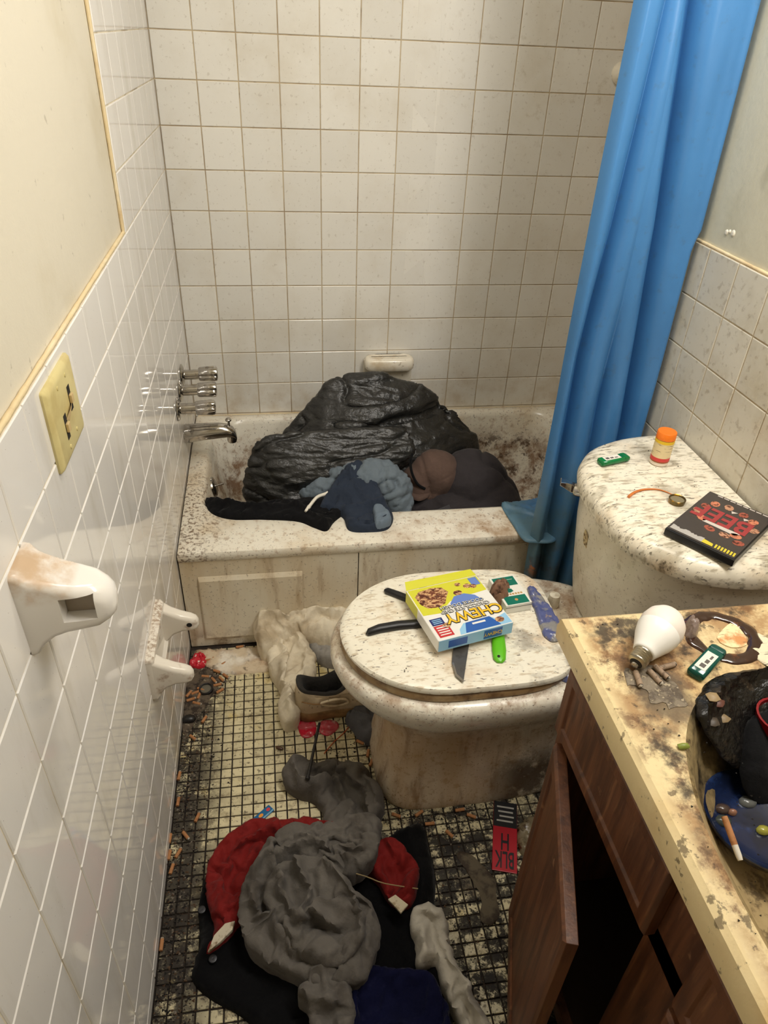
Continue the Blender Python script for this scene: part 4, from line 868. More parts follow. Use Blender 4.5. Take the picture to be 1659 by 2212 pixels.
drape('cloth', [(0.3608, -1.6805), (0.3975, -1.6619), (0.4395, -1.6721), (0.4972, -1.6906), (0.519, -1.7315), (0.5269, -1.7899), (0.4981, -1.8458), (0.345, -1.8252), (0.3512, -1.7385)], cloth('royal_blue_cloth', c8(10, 13, 46), var=.6), t, sim=.3, bend=.5, base=.03, T=.024, edge=.02, wr=.006, ws=14, depth=.028, seed=6)
# white trousers by the tub
wp = thing('white_trousers', 'dirty white trousers crumpled between the tub apron and the toilet', 'trousers', (.3, -.9, 0))
whc = cloth('dirty_white_cotton', c8(228, 217, 194), var=.3, s=9, extra=[dict(c=c8(150, 124, 84), s=7, lo=.5, hi=.7, k=.6)])
drape('waist', [(0.1919, -0.7839), (0.1972, -0.7336), (0.2305, -0.7), (0.3044, -0.6956), (0.3849, -0.7079), (0.465, -0.7241), (0.5155, -0.757), (0.501, -0.8675), (0.4266, -0.838), (0.3635, -0.8167), (0.3129, -0.7966), (0.2738, -0.8036), (0.2349, -0.8248), (0.2045, -0.8323)], whc, wp, sim=.42, bend=.3, base=.03, T=.055, edge=.035, wr=.006, ws=13, st=(.5, 1.6), step=.005, depth=.03, seed=11,
      folds=[([(0.2244, -0.7741), (0.3155, -0.7589), (0.4193, -0.7754)], .018, .014), ([(0.2495, -0.8026), (0.3141, -0.7871), (0.3768, -0.816)], .018, .010), ([(0.2304, -0.8006), (0.3011, -0.7895), (0.3659, -0.7888)], -.016, .006), ([(0.205, -0.8126), (0.2426, -0.8255)], .012, .009)])
drape('leg', [(0.2112, -0.8022), (0.248, -0.7692), (0.3003, -0.7747), (0.3306, -0.8203), (0.3472, -0.9011), (0.3258, -0.9649), (0.3009, -1.0246), (0.287, -1.0705), (0.2547, -1.0727), (0.2469, -1.0185), (0.2508, -0.9598), (0.2275, -0.9083), (0.2183, -0.8528)], whc, wp, sim=.42, bend=.3, base=.001, T=.05, edge=.035, wr=.006, ws=16, st=(1.2, .7), step=.005, depth=.001, seed=12,
      folds=[([(0.247, -0.8304), (0.2524, -0.917), (0.2691, -0.999), (0.2736, -1.0671)], .014, .008), ([(0.2334, -0.8813), (0.2543, -0.937)], .014, .007), ([(0.2623, -0.832), (0.2708, -0.9518), (0.2884, -1.0467)], -.012, .007)]+[
       ([(0.2529, -0.9696), (0.2797, -0.963)], .006, .004), ([(0.2525, -0.9852), (0.2791, -0.9788)], .006, .004), ([(0.2521, -1.0007), (0.2785, -0.9944)], .006, .004), ([(0.2516, -1.016), (0.2779, -1.0098)], .006, .004), ([(0.2512, -1.031), (0.2773, -1.0249)], .006, .004), ([(0.2508, -1.0459), (0.2767, -1.0399)], .006, .004)])
drape('second_leg', [(0.326, -0.7821), (0.4039, -0.8016), (0.4936, -0.8295), (0.4839, -0.9065), (0.4157, -0.8853), (0.3602, -0.8584)], cloth('painted_shade_cotton', c8(150, 146, 140), var=.5), wp, base=.001, T=.03, edge=.02, wr=.012, ws=16, depth=.001)  # second leg of the white trousers, its shade put into the grey colour
# shoe
sh_m = M('scuffed_beige_leather', c8(206, 188, 158), .55, layers=[dict(c=c8(130, 106, 74), s=16, lo=.45, hi=.68, k=.7), dict(c=c8(206, 190, 160), s=30, lo=.55, hi=.72, k=.5), dict(c=c8(80, 62, 42), s=90, lo=.6, hi=.68, k=.6)], bump=[(70, .0008)])
sole_m = M('brown_gum_sole', c8(158, 122, 78), .6, layers=[dict(c=c8(96, 72, 44), s=20, lo=.45, hi=.65, k=.7)])
sh = thing('sneaker', 'worn beige sneaker with dark collar under the toilet bowl rim', 'shoe', (.287, -1.020, 0), (0, 0, .10))
last = spline([(0, 0), (.006, -.024), (.03, -.037), (.09, -.037), (.16, -.045), (.22, -.05), (.265, -.04), (.288, -.01), (.285, .015), (.26, .036), (.2, .044), (.14, .036), (.09, .034), (.03, .036), (.006, .024)], .009)
def lst(k, zf, s=1., xa=0., xb=.288, bulge=0.):
    """plan outline of a last (heel at x=0) squeezed between xa and xb, height zf(x)"""
    return [Vector((lerp(xa, xb, x/.288), y*k, zf(lerp(xa, xb, x/.288)) if callable(zf) else zf)) for x, y in last]
b = MB(); b.loft([lst(.94, 0, xa=.004, xb=.282), lst(1.04, .003, xa=-.003, xb=.291), lst(1.06, .016, xa=-.005, xb=.294), lst(1.04, .030, xa=-.003, xb=.292), lst(.98, .033)]); b.build('sole', sole_m, sh, smooth=60)
top = lambda x: .118-.030*sin(pi*min(1, max(0, (x-.0)/.15)))+.012*max(0, (x-.1)/.05)
b = MB(); b.loft([lst(.98, .031), lst(1.0, .045, xa=-.002, xb=.289), lst(.98, lambda x: .062-.022*max(0, (x-.15)/.13)**2, xa=-.001, xb=.282), lst(.93, lambda x: .080-.035*max(0, (x-.14)/.11)**1.6, xa=.001, xb=.255), lst(.86, lambda x: min(top(x)-.012, .092), xa=.003, xb=.190), lst(.80, lambda x: top(x)-.004, xa=.004, xb=.152),
        lst(.74, top, xa=.008, xb=.144), lst(.64, lambda x: top(x)-.004, xa=.015, xb=.134), lst(.58, .06, xa=.02, xb=.13), lst(.55, .036, xa=.024, xb=.13)]); b.build('upper', sh_m, sh, smooth=75)
b = MB(); b.loft([lst(.79, lambda x: top(x)-.003, xa=.004, xb=.150), lst(.77, lambda x: top(x)+.005, xa=.005, xb=.148), lst(.70, lambda x: top(x)+.008, xa=.011, xb=.140), lst(.60, lambda x: top(x)+.003, xa=.018, xb=.131), lst(.52, .065, xa=.026, xb=.128), lst(.48, .040, xa=.03, xb=.126)], cap0=False); b.build('collar_lining', cloth('dark_grey_lining', c8(66, 64, 62)), sh, smooth=75)
b = MB(); b.loft([[Vector((x, y*w_, z+.006*(1-(y/.022)**2))) for y in (-.022, -.015, -.007, 0, .007, .015, .022)]+[Vector((x+.004, y*w_, z-.003+.006*(1-(y/.022)**2))) for y in (.022, .015, .007, 0, -.007, -.015, -.022)] for x, z, w_ in ((.20, .072, 1.), (.165, .092, 1.05), (.138, .118, 1.1), (.122, .142, 1.05), (.116, .152, .8))]); b.build('tongue', cloth('dark_grey_lining', c8(66, 64, 62)), sh, smooth=60)
for k in range(4):
    x = .150+.018*k; z = .104-.011*k
    b = MB(); b.tube(spline([(x-.004, -.032, z-.016), (x, -.018, z+.002), (x+.002, 0, z+.008), (x, .018, z+.002), (x-.004, .032, z-.016)], .005, False), .0028, 6); b.build('lace', sh_m, sh, smooth=60)
b = MB(); b.tube(spline([(.060, -.0405, .070), (.090, -.045, .080), (.122, -.0445, .074), (.128, -.046, .062), (.10, -.0455, .056), (.072, -.042, .060), (.060, -.0405, .070)], .005, False), .0034, 6); b.build('lace_loop', sh_m, sh, smooth=60)
b = MB(); b.tube(spline([(.012, -.0335, .078), (.04, -.040, .070), (.065, -.0405, .066)], .005, False), .0016, 6); b.build('heel_seam', sole_m, sh, smooth=60)
t = thing('grey_rag', 'grey crumpled rag on the floor at the foot of the toilet', 'rag', (.42, -1.1, 0))
drape('cloth', [(0.4112, -1.0578), (0.4442, -1.0312), (0.4912, -1.0442), (0.5226, -1.0779), (0.5081, -1.1342), (0.466, -1.1433), (0.4422, -1.1294), (0.4273, -1.0963)], cloth('slate_grey_cloth', c8(92, 92, 96), var=.6), t, base=.001, T=.03, edge=.02, wr=.014, ws=22, depth=.001, folds=[([(0.4279, -1.068), (0.507, -1.099)], .012, .008)])

# ================================================================ ON THE TOILET LID
LZ = .4368
plk = M('black_plastic_handle', c8(20, 20, 22), .4, bump=[(200, .0002)])
steel = M('dull_blade_steel', c8(104, 102, 100), .38, .6, layers=[dict(c=c8(70, 66, 62), s=40, lo=.5, hi=.7, k=.6)])
def handle_loft(pts, ws, hs, z0):
    """flat-bottomed rounded bar along a plan path"""
    lp = []
    for i, (x, y) in enumerate(pts):
        a = Vector(pts[min(i+1, len(pts)-1)])-Vector(pts[max(i-1, 0)]); a.normalize(); nx, ny = -a.y, a.x; w_, h_ = ws[i], hs[i]
        lp.append([Vector((x+nx*w_*u, y+ny*w_*u, z0+h_*v)) for u, v in ((-.9, 0), (-1, .35), (-.8, .8), (-.35, 1), (.35, 1), (.8, .8), (1, .35), (.9, 0))])
    return lp
def lp2(*q): return q
t = thing('kitchen_knife', 'upper black-handled knife sticking out from under the snack box', 'knife', (.53, -1.07, LZ))
h = [(0.4974, -1.0635), (0.5008, -1.0686), (0.5233, -1.0851), (0.5509, -1.1065), (0.5869, -1.1344)]
b = MB(); b.loft(handle_loft(h, [.004, .0075, .008, .0085, .008], [.006, .011, .012, .012, .010], LZ+.001)); b.build('handle', plk, t, True, smooth=50)
q = [(0.5905, -1.119), (0.6629, -1.1653), (0.6757, -1.1955), (0.5812, -1.1392)]; b = MB(); b.prism(q, LZ+.003, LZ+.0045); b.build('blade', steel, t, True)
t = thing('steak_knife', 'lower black-handled knife pointing left on the toilet lid', 'knife', (.48, -1.2, LZ))
h = [(0.4393, -1.1994), (0.4448, -1.1945), (0.4672, -1.1871), (0.5075, -1.1815), (0.5525, -1.1805), (0.5979, -1.1795)]
b = MB(); b.loft(handle_loft(h, [.004, .008, .010, .0105, .010, .009], [.006, .011, .013, .013, .012, .010], LZ+.001)); b.build('handle', plk, t, True, smooth=50)
q = [(0.6015, -1.1648), (0.6969, -1.154), (0.7141, -1.1676), (0.5967, -1.1873)]; b = MB(); b.prism(q, LZ+.003, LZ+.0045); b.build('blade', steel, t, True)
t = thing('chopping_knife', 'grey blunt-tipped knife blade pointing towards the camera under the snack box', 'knife', (.63, -1.3, LZ))
q = [(0.6219, -1.2179), (0.6597, -1.2108), (0.6413, -1.2604), (0.6233, -1.3097), (0.6089, -1.3493), (0.5974, -1.3313), (0.5984, -1.2944)]; b = MB(); b.prism(q, LZ+.002, LZ+.0042); b.build('blade', steel, t, True, bevel=.0006)
q = [(0.5979, -1.2969), (0.5974, -1.3313), (0.6089, -1.3493), (0.6109, -1.3448), (0.601, -1.3281), (0.6016, -1.2973)]; b = MB(); b.prism(q, LZ+.0042, LZ+.0046); b.build('cutting_edge', M('bright_edge', c8(190, 186, 178), .25, .9), t, True)
h = [(0.638, -1.223), (0.6532, -1.1853), (0.6736, -1.1281)]; b = MB(); b.loft(handle_loft(h, [.010, .010, .008], [.007, .007, .006], LZ+.001)); b.build('handle', plk, t, True, smooth=50)
grn = M('lime_green_plastic', c8(98, 190, 28), .35)
t = thing('peeler', 'peeler with lime green handle sticking out at the right of the snack box', 'peeler', (.72, -1.27, LZ))
h = [(0.6952, -1.3056), (0.6964, -1.2981), (0.7027, -1.2729), (0.712, -1.2336), (0.7188, -1.1992), (0.7244, -1.1574)]
b = MB(); b.loft(handle_loft(h, [.006, .0125, .0145, .0135, .011, .008], [.005, .009, .010, .010, .009, .007], LZ+.001)); b.build('handle', grn, t, True, smooth=50)
b = MB(); x, y = [(0.6943, -1.2961)][0]; b.lathe([(.003, .0), (.003, .0006)], 12, Matrix.Translation((x, y, LZ+.0108))); b.build('hanging_hole', blk, t, True)
q = [(0.7204, -1.1578), (0.7294, -1.1557), (0.73, -1.116), (0.7208, -1.1182)]; b = MB(); b.prism(q, LZ+.003, LZ+.005); b.build('blade', steel, t, True)

# snack bar box: local x = reading direction, y = up on the artwork (towards the camera)
bx_c = (.636, -1.178, .4505)
BW, BH, BT = .170, .166, .030
t = thing('snack_box', 'open yellow, white and blue chewy snack bar box upside down on the toilet lid', 'box', bx_c, (.03, 0, radians(193)))
yel = M('box_yellow_print', c8(214, 212, 56), .4); wht = M('box_white_print', c8(236, 234, 228), .4); ltb = M('box_pale_blue_print', c8(150, 200, 232), .4); blu = M('box_blue_print', c8(44, 96, 176), .4)
sky = M('box_sky_blue_print', c8(104, 134, 204), .4); rdp = M('box_red_print', c8(200, 52, 56), .4); nvp = M('box_navy_print', c8(38, 48, 112), .4); ygl = M('box_gold_lettering', c8(244, 196, 52), .4); brn = M('box_brown_print', c8(110, 52, 30), .5, layers=[dict(c=c8(222, 178, 128), s=130, lo=.46, hi=.56, st=(1, 2.4, 1)), dict(c=c8(84, 36, 20), s=60, lo=.55, hi=.62)]); blp = M('box_black_print', c8(24, 24, 26), .4)
x2, y2 = BW/2, BH/2
b = MB(); b.box(-x2, x2, -y2, y2, 0, BT); bd = b.build('carton', [wht], t, bevel=.0012)
T0 = BT
patch('yellow_field', [(-x2+.002, -y2+.002), (x2-.002, -y2+.002), (x2-.002, .004), (.045, .008), (.01, -.02), (-.03, -.026), (-x2+.002, -.030)], T0, yel, t)
patch('blue_field', [(-x2+.002, y2-.002), (-x2+.002, .050), (-.055, .060), (-.045, .050), (.015, .052), (.030, .066), (.035, y2-.002)], T0, ltb, t)
patch('blue_badge', [(-.058, y2-.003), (-.046, .050), (.010, .052), (.022, y2-.003)], T0+.0003, blu, t)
patch('sky_arch', [(-.058, -.004), (-.050, -.022), (-.030, -.034), (-.005, -.032), (.012, -.014), (.016, -.002)], T0+.0003, sky, t)
patch('bar_picture', [(.008, -.068), (.030, -.074), (.062, -.070), (.076, -.056), (.074, -.030), (.064, -.014), (.040, -.010), (.022, -.018), (.012, -.034), (.0, -.050)], T0+.0003, brn, t)
for cx, cy, r in ((-.018, -.040, .010), (-.048, -.055, .009), (-.060, -.050, .008), (-.030, -.066, .007), (.050, .046, .009), (-.062, .066, .010)): patch('chip_picture', ellp(cx, cy, r, r*.8), T0+.0006, brn, t)
patch('navy_panel', rectp(.050, .078, .020, .040), T0+.0003, nvp, t)
patch('red_panel', rectp(.046, .078, .042, .076), T0+.0003, rdp, t)
for k in range(3): patch('panel_line', rectp(.054, .074, .024+.005*k, .0262+.005*k), T0+.0006, ltb, t)
for k in range(4): patch('panel_line', rectp(.050, .074, .047+.007*k, .050+.007*k), T0+.0006, wht, t)
patch('small_panel', rectp(-.080, -.060, -.078, -.052), T0+.0003, sky, t)
lettering('title_outline', 'CHEWY', .040, -.020, .030, T0+.0008, blp, t, bold=.0022, sx=.92)
lettering('title', 'CHEWY', .040, -.020, .030, T0+.0014, ygl, t, bold=.0006, sx=.92)
lettering('flavour_outline', 'CHOCOLATE CHIP', .0132, -.012, .008, T0+.0008, blp, t, bold=.0009)
lettering('flavour', 'CHOCOLATE CHIP', .0132, -.012, .008, T0+.0014, wht, t)
lettering('flavour_outline', 'COOKIE DOUGH', .0132, -.010, -.005, T0+.0008, blp, t, bold=.0009)
lettering('flavour', 'COOKIE DOUGH', .0132, -.010, -.005, T0+.0014, wht, t)
patch('logo_bar', rectp(-.032, -.002, .057, .062), T0+.0006, wht, t)
for s0, s1, m_ in ((-x2+.001, x2-.001, ltb),):
    b = MB(); b.box(s0, s1, y2-.0002, y2+.0004, .001, BT-.001); b.build('front_strip', ltb, t)
b = MB(); b.box(.02, .062, y2+.0004, y2+.0008, .006, .024); b.build('strip_panel', blu, t)
b = MB(); b.box(-.06, -.018, y2+.0004, y2+.0008, .004, .026); b.build('strip_badge', blu, t)
me = text_mesh('CHEWY', .012); me.transform(Matrix.Translation((-.039, y2+.0012, .015)) @ Matrix.Rotation(pi, 4, 'Y') @ Matrix.Rotation(-pi/2, 4, 'X') @ Matrix.Rotation(pi, 4, 'Z')); link('strip_title', me, ygl, t)
b = MB(); b.box(x2-.0002, x2+.0004, -y2+.001, -.02, .001, BT-.001); b.build('side_strip', yel, t)
b = MB(); b.box(x2-.0002, x2+.0004, -.02, y2-.001, .001, BT-.001); b.build('side_strip', wht, t)
q = [(-x2, -y2, BT), (x2, -y2, BT), (x2-.006, -y2-.022, BT+.006), (-x2+.004, -y2-.020, BT+.003)]
b = MB(); b.loft([[Vector(p) for p in q], [Vector(p)+Vector((0, 0, .0006)) for p in q]]); b.build('open_flap', yel, t)

t = thing('cigarette_pack', 'green and white cigarette pack at the back of the toilet lid', 'cigarette pack', (.771, -1.114, LZ+.0002), (0, 0, radians(8)))
gcp = M('pack_green_print', c8(16, 112, 92), .35); wcp = M('pack_white_card', c8(232, 230, 220), .4)
b = MB(); b.box(-.031, .031, -.048, .048, 0, .023); b.build('carton', wcp, t, bevel=.0012)
patch('green_field', rectp(-.026, .026, .014, .044), .023, gcp, t); patch('green_field', rectp(-.026, .026, -.046, -.020), .023, gcp, t)
patch('emblem', [(-.012, -.006), (-.009, .003), (-.003, .006), (.004, .003), (.006, -.005), (-.003, -.009)], .023, gcp, t)
for k in range(6): patch('gold_lettering_stroke', rectp(-.014+.0065*k, -.0095+.0065*k, -.016, -.011), .023, M('pack_gold_print', c8(190, 150, 90), .4), t)
patch('white_line', rectp(-.02, .02, .0335, .0342), .0233, wcp, t); patch('white_line', rectp(-.008, .006, .024, .026), .0233, wcp, t); patch('green_crest', ellp(0, -.033, .004, .004, 8), .0233, M('pack_gold_print', c8(190, 150, 90), .4), t)
b = MB(); b.box(-.0308, .0308, -.0486, -.0478, .016, .0166); b.build('lid_seam', blk, t)

t = thing('dried_leaf', 'crumpled brown dried leaf between the snack box and the cigarette pack', 'leaf', (.735, -1.11, LZ))
drape('blade', [(0.7266, -1.1013), (0.7427, -1.0821), (0.7669, -1.0812), (0.7742, -1.1077), (0.7609, -1.1376), (0.7399, -1.1446), (0.726, -1.134)], M('dry_brown_leaf', c8(140, 104, 82), .8, layers=[dict(c=c8(84, 58, 42), s=60, lo=.45, hi=.65)]), t, base=LZ+.001, T=.024, edge=.016, wr=.026, ws=36, step=.004, depth=.0005, rag=.004)
t = thing('black_scrap', 'tiny black scrap at the far edge of the toilet lid', 'scrap', (.61, -1.02, LZ))
drape('scrap', [(0.5758, -1.0573), (0.5835, -1.045), (0.5924, -1.0491), (0.5885, -1.0634), (0.5775, -1.0655)], M('black_scrap_plastic', c8(16, 16, 18), .4), t, base=LZ+.0004, T=.010, edge=.006, wr=.008, ws=60, step=.003, depth=.0004)
plb = M('blue_plastic_wrapper', c8(84, 92, 140), .25, spec=.7, layers=[dict(c=c8(140, 138, 136), s=26, lo=.46, hi=.56), dict(c=c8(40, 48, 104), s=12, lo=.52, hi=.62, k=.8), dict(c=c8(170, 150, 120), s=60, lo=.62, hi=.68, k=.7)], bump=[(50, .002)])
t = thing('blue_wrapper', 'crumpled blue and clear plastic wrapper on the toilet behind the lid', 'wrapper', (.84, -1.15, .4))
drape('film', [(0.8243, -1.0858), (0.8404, -1.0971), (0.8501, -1.1392), (0.8578, -1.1927), (0.8562, -1.2453), (0.8415, -1.2575), (0.8191, -1.2579), (0.8097, -1.2321), (0.8146, -1.1809), (0.8177, -1.1328)], plb, t, base=lambda x, y: .4385-.040*max(0, min(1, (x-.855)/.05)), T=.005, edge=.005, wr=.005, ws=24, step=.0045, depth=.001, rag=.002)
t = thing('clear_blue_sachet', 'flat clear and blue plastic sachet on the toilet rim next to the vanity', 'wrapper', (.85, -1.29, .4))
drape('film', [(0.8515, -1.2314), (0.8859, -1.2124), (0.8956, -1.2527), (0.8814, -1.3046), (0.8552, -1.346), (0.8299, -1.3345), (0.8121, -1.3125), (0.8281, -1.2792)], plb, t, base=.398, T=.008, edge=.006, wr=.007, ws=30, step=.0045, depth=.001)

# ================================================================ ON THE TANK
KZ = .7335
def lighter(name, label, loc, rz, col, lab):
    m_ = M(name+'_body', col, .12, trans=.35, layers=[dict(c=tuple(v*.5 for v in col), s=30, lo=.45, hi=.7, k=.5)])
    t = thing(name, label, 'lighter', loc, (0, 0, rz))
    b = MB(); b.loft([[Vector((x, y, z)) for y, z in rrect(-.0115*s, .0115*s, .0005, .0125*s, .0045, 4)] for x, s in ((-.031, .9), (-.0295, 1), (.026, 1), (.028, .97))]); b.build('body', m_, t, smooth=50)
    b = MB(); b.loft([[Vector((x, y, z)) for y, z in rrect(-.0112*s, .0112*s, .0008, .0125*s, .003, 4)] for x, s in ((.028, .96), (.0285, 1), (.036, .98), (.041, .8))]); b.build('head', lab if lab else chrome, t, smooth=50)
    b = MB(); b.box(-.022, .018, -.0075, .0075, .0124, .0128); st_ = b.build('sticker', M('white_sticker', c8(226, 220, 208), .5), t)
    for k in range(3): patch('sticker_print', rectp(-.018+.011*k, -.010+.011*k, -.004, .003-.002*k), .0128, M('grey_print', c8(90, 84, 80), .6), st_, .0002)
    return t
lx, ly = [(0.9799, -1.0355)][0]
lighter('green_lighter', 'bright green lighter on the far end of the toilet tank', (lx, ly, KZ), radians(15), c8(10, 140, 74), M('green_cap', c8(8, 110, 58), .3))
t = thing('pill_bottle', 'white pill bottle with orange cap and printed label on the toilet tank', 'bottle', (1.083, -1.045, KZ))
wpl = M('white_bottle_plastic', c8(228, 214, 196), .35)
b = MB(); b.lathe([(.0175, .0), (.0195, .002), (.0195, .058), (.0175, .061), (.001, .061)], 28); b.build('body', wpl, t, smooth=40)
b = MB(); b.lathe([(.0182, .060), (.0200, .061), (.0200, .075), (.0188, .0765), (.001, .0768)], 28); b.build('cap', M('orange_cap', c8(236, 120, 24), .4, bump=[(500, .0003)]), t, smooth=40)
b = MB(); b.lathe([(.0198, .012), (.0198, .055)], 28); lb = b.build('label_wrap', M('cream_label', c8(226, 206, 160), .5, layers=[dict(c=c8(120, 96, 70), s=140, lo=.58, hi=.62, st=(.3, .3, 2.2), k=.7)]), t, smooth=40)
for z0, z1, m_ in ((.053, .0595, M('yellow_label_band', c8(230, 190, 40), .5)), (.012, .020, M('red_label_band', c8(206, 60, 56), .5)), (.009, .012, M('brown_label_band', c8(150, 80, 40), .5))):
    b = MB(); b.lathe([(.0200, z0), (.0200, z1)], 28); b.build('label_band', m_, lb, smooth=40)
t = thing('tealight_cup', 'small round metal cap on the toilet tank by the DVD case', 'cap', (*[(1.0466, -1.1964)][0], KZ))
b = MB(); b.lathe([(.0155, 0), (.0165, .009), (.0155, .010), (.0142, .009), (.0138, .0065), (.001, .0062)], 28); b.build('cup', M('tarnished_metal', c8(112, 96, 62), .3, .85, layers=[dict(c=c8(180, 130, 40), s=90, lo=.5, hi=.62)]), t, smooth=40)
b = MB(); b.lathe([(.0137, .0066), (.001, .0072)], 24); b.build('disc', M('grey_wax', c8(128, 118, 92), .4), t, smooth=40)
t = thing('orange_band', 'thin orange rubber strip curved on the toilet tank', 'rubber band', (*[(1.0075, -1.1529)][0], KZ))
pl_ = spline([(x, y, KZ+.0016) for x, y in [(0.9578, -1.1708), (0.9785, -1.1556), (1.0051, -1.1475), (1.0331, -1.1515), (1.0507, -1.1702)]], .005, False)
b = MB(); b.tube(pl_, [.0032*(1-.75*i/len(pl_)) for i in range(len(pl_))], 6); b.build('strip', M('orange_rubber', c8(206, 120, 54), .5), t, True, smooth=60)
# DVD case: local x = reading direction, y = towards the top of the cover
t = thing('dvd_case', 'black DVD case with red BEEF lettering lying on the toilet tank', 'DVD case', (1.083, -1.292, KZ+.0002), (0, 0, radians(126.5)))
dvb = M('black_case_plastic', c8(18, 18, 19), .35); cov = M('dark_cover_print', c8(62, 56, 54), .22, coat=.3); rdl = M('cover_red_print', c8(160, 58, 60), .3)
b = MB(); b.box(-.0645, .0645, -.095, .095, 0, .0145); b.build('shell', dvb, t, bevel=.002)
patch('cover_sheet', rectp(-.0615, .0635, -.093, .091), .0146, cov, t)
lettering('title', 'BEEF', .066, .004, -.016, .0153, rdl, t, bold=.0018, sx=.80)
skin = [M('cover_portrait_a', c8(206, 128, 96), .4, layers=[dict(c=c8(90, 44, 30), s=160, lo=.5, hi=.6)]), M('cover_portrait_b', c8(160, 84, 66), .4, layers=[dict(c=c8(70, 34, 26), s=160, lo=.5, hi=.6)]), M('cover_portrait_c', c8(190, 140, 110), .4, layers=[dict(c=c8(84, 48, 34), s=160, lo=.5, hi=.6)])]
for k, (x, y) in enumerate(((.036, -.055), (.046, -.034), (.050, -.008), (.034, .010), (.008, .034), (-.020, .034), (-.036, .022), (-.048, .040), (-.052, -.020), (-.040, -.048), (-.018, -.058), (.012, -.062))):
    patch('portrait', ellp(x, y, .0085, .0105, 14, .3*k), .0149, skin[k % 3], t)
patch('white_banner', [(-.040, .010), (.030, .012), (.028, .020), (-.034, .022)], .0149, M('cover_white_print', c8(206, 196, 186), .3), t)
sk = [(-.060, .088), (.060, .088)]
zig = [(.060-.003*k, .070+.006*abs(N3(k*.9, 3, 1))*2-.0) for k in range(0, 21)]
patch('skyline', [(.060, .086)]+zig+[(.0, .086)], .0149, M('cover_grey_print', c8(176, 172, 166), .3), t)
patch('yellow_lights', [(.0, .086), (.0, .074), (-.018, .077), (-.020, .086)], .0152, M('cover_yellow_print', c8(214, 196, 62), .3), t)
for k in range(7): patch('yellow_lettering_stroke', [(-.022-.0055*k, .074), (-.0255-.0055*k, .074), (-.0265-.0055*k, .086), (-.0235-.0055*k, .087)], .0152, M('cover_yellow_print', c8(214, 196, 62), .3), t)
for k in range(8): patch('credit_line', rectp(-.052+.0125*k, -.042+.0125*k, -.090, -.087), .0149, M('cover_white_print', c8(206, 196, 186), .3), t)
for x, y in ((-.002, -.052), (-.028, -.045)): patch('cover_figure', [(x-.006, y-.004), (x+.006, y-.002), (x+.002, y+.006)], .0149, M('cover_white_print', c8(206, 196, 186), .3), t)

# ================================================================ ON THE VANITY TOP
t = thing('light_bulb', 'white LED light bulb lying on the corner of the vanity top', 'light bulb', (*[(0.7818, -1.6163)][0], CT))
gx, gy = [(0.7833, -1.615)][0]; tx, ty = [(0.725, -1.6635)][0]
ax_ = (Vector((tx, ty, .804))-Vector((gx, gy, .8215))); L_ = ax_.length; Mo = Matrix.Translation((gx, gy, .8215)) @ ax_.to_track_quat('Z', 'Y').to_matrix().to_4x4()
k_ = L_/.082
b = MB(); b.lathe([(.001, -.0305*1), (.010, -.029), (.020, -.0235), (.0275, -.013), (.0305, 0), (.0300, .006), (.0292, .010)], 32, Mo); b.build('globe', M('frosted_bulb_plastic', c8(232, 222, 212), .45), t, True, smooth=60)
b = MB(); b.lathe([(.0294, .009), (.0296, .012), (.026, .026), (.020, .042*k_), (.0160, .052*k_), (.0155, .0545*k_), (.0135, .056*k_), (.001, .056*k_)], 32, Mo); b.build('housing', M('white_bulb_housing', c8(240, 238, 232), .35, layers=[dict(c=c8(30, 26, 22), kind='v', s=60, lo=.03, hi=.06, p=.12)]), t, True, smooth=60)
pr = [(.0132, .056*k_)]
for i in range(4): pr += [(.0133, (.058+.0042*i)*k_), (.0118, (.0600+.0042*i)*k_)]
pr += [(.0125, .0745*k_), (.009, .077*k_)]
b = MB(); b.lathe(pr, 28, Mo); b.build('screw_base', M('bulb_base_metal', c8(176, 168, 150), .28, 1.), t, True, smooth=70)
b = MB(); b.lathe([(.0088, .0768*k_), (.005, .080*k_)], 20, Mo); b.build('insulator', blk, t, True, smooth=60)
b = MB(); b.lathe([(.005, .080*k_), (.0045, .082*k_), (.001, .083*k_)], 16, Mo); b.build('contact_tip', chrome, t, True, smooth=60)
butt_f = M('tan_cigarette_filter', c8(172, 120, 76), .8, layers=[dict(c=c8(140, 86, 44), s=120, lo=.5, hi=.65, k=.6)]); butt_a = M('burnt_cigarette_paper', c8(176, 166, 150), .85, layers=[dict(c=c8(50, 44, 40), s=200, lo=.45, hi=.6)])
butt_g = M('wet_grey_filter', c8(150, 128, 106), .7, layers=[dict(c=c8(100, 82, 66), s=120, lo=.5, hi=.65)])
def make_butt(name, label, group, m1, ln, tip):
    t = thing(name, label, 'cigarette butt', (0, 0, -1), group=group)
    b = MB(); b.tube([(-ln/2, 0, .0039), (-ln/2+.001, 0, .0039), (ln/2, 0, .0039)], [.0035, .0039, .0038], 9); b.build('filter', m1, t, smooth=50)
    if tip:
        b = MB(); b.tube([(ln/2, 0, .0038), (ln/2+tip*.6, .0006, .0036), (ln/2+tip, .001, .0032)], [.0037, .0035, .0024], 9); b.build('burnt_tip', butt_a, t, smooth=50)
    return t
wet = make_butt('wet_cigarette_butt', 'grey wet cigarette butt directly below the bulb screw base on the vanity top', 'cigarette butts on the vanity top', butt_g, .024, .002)
for i, (px_, rz) in enumerate(zip([(0.7265, -1.6771), (0.7501, -1.6765), (0.7626, -1.6697), (0.7749, -1.6611)], (-1.75, -1.35, -1.25, .2))):
    if i == 0: wet.location = (*px_, CT+.0005); wet.rotation_euler = (0, 0, rz)
    else: tree_copy(wet, (*px_, CT+.0005), (0, 0, rz), ['', 'front one of the parallel pair of grey butts beside the bulb', 'rear one of the parallel pair of grey butts beside the bulb', 'grey wet butt lying crosswise behind the parallel pair on the vanity top'][i])
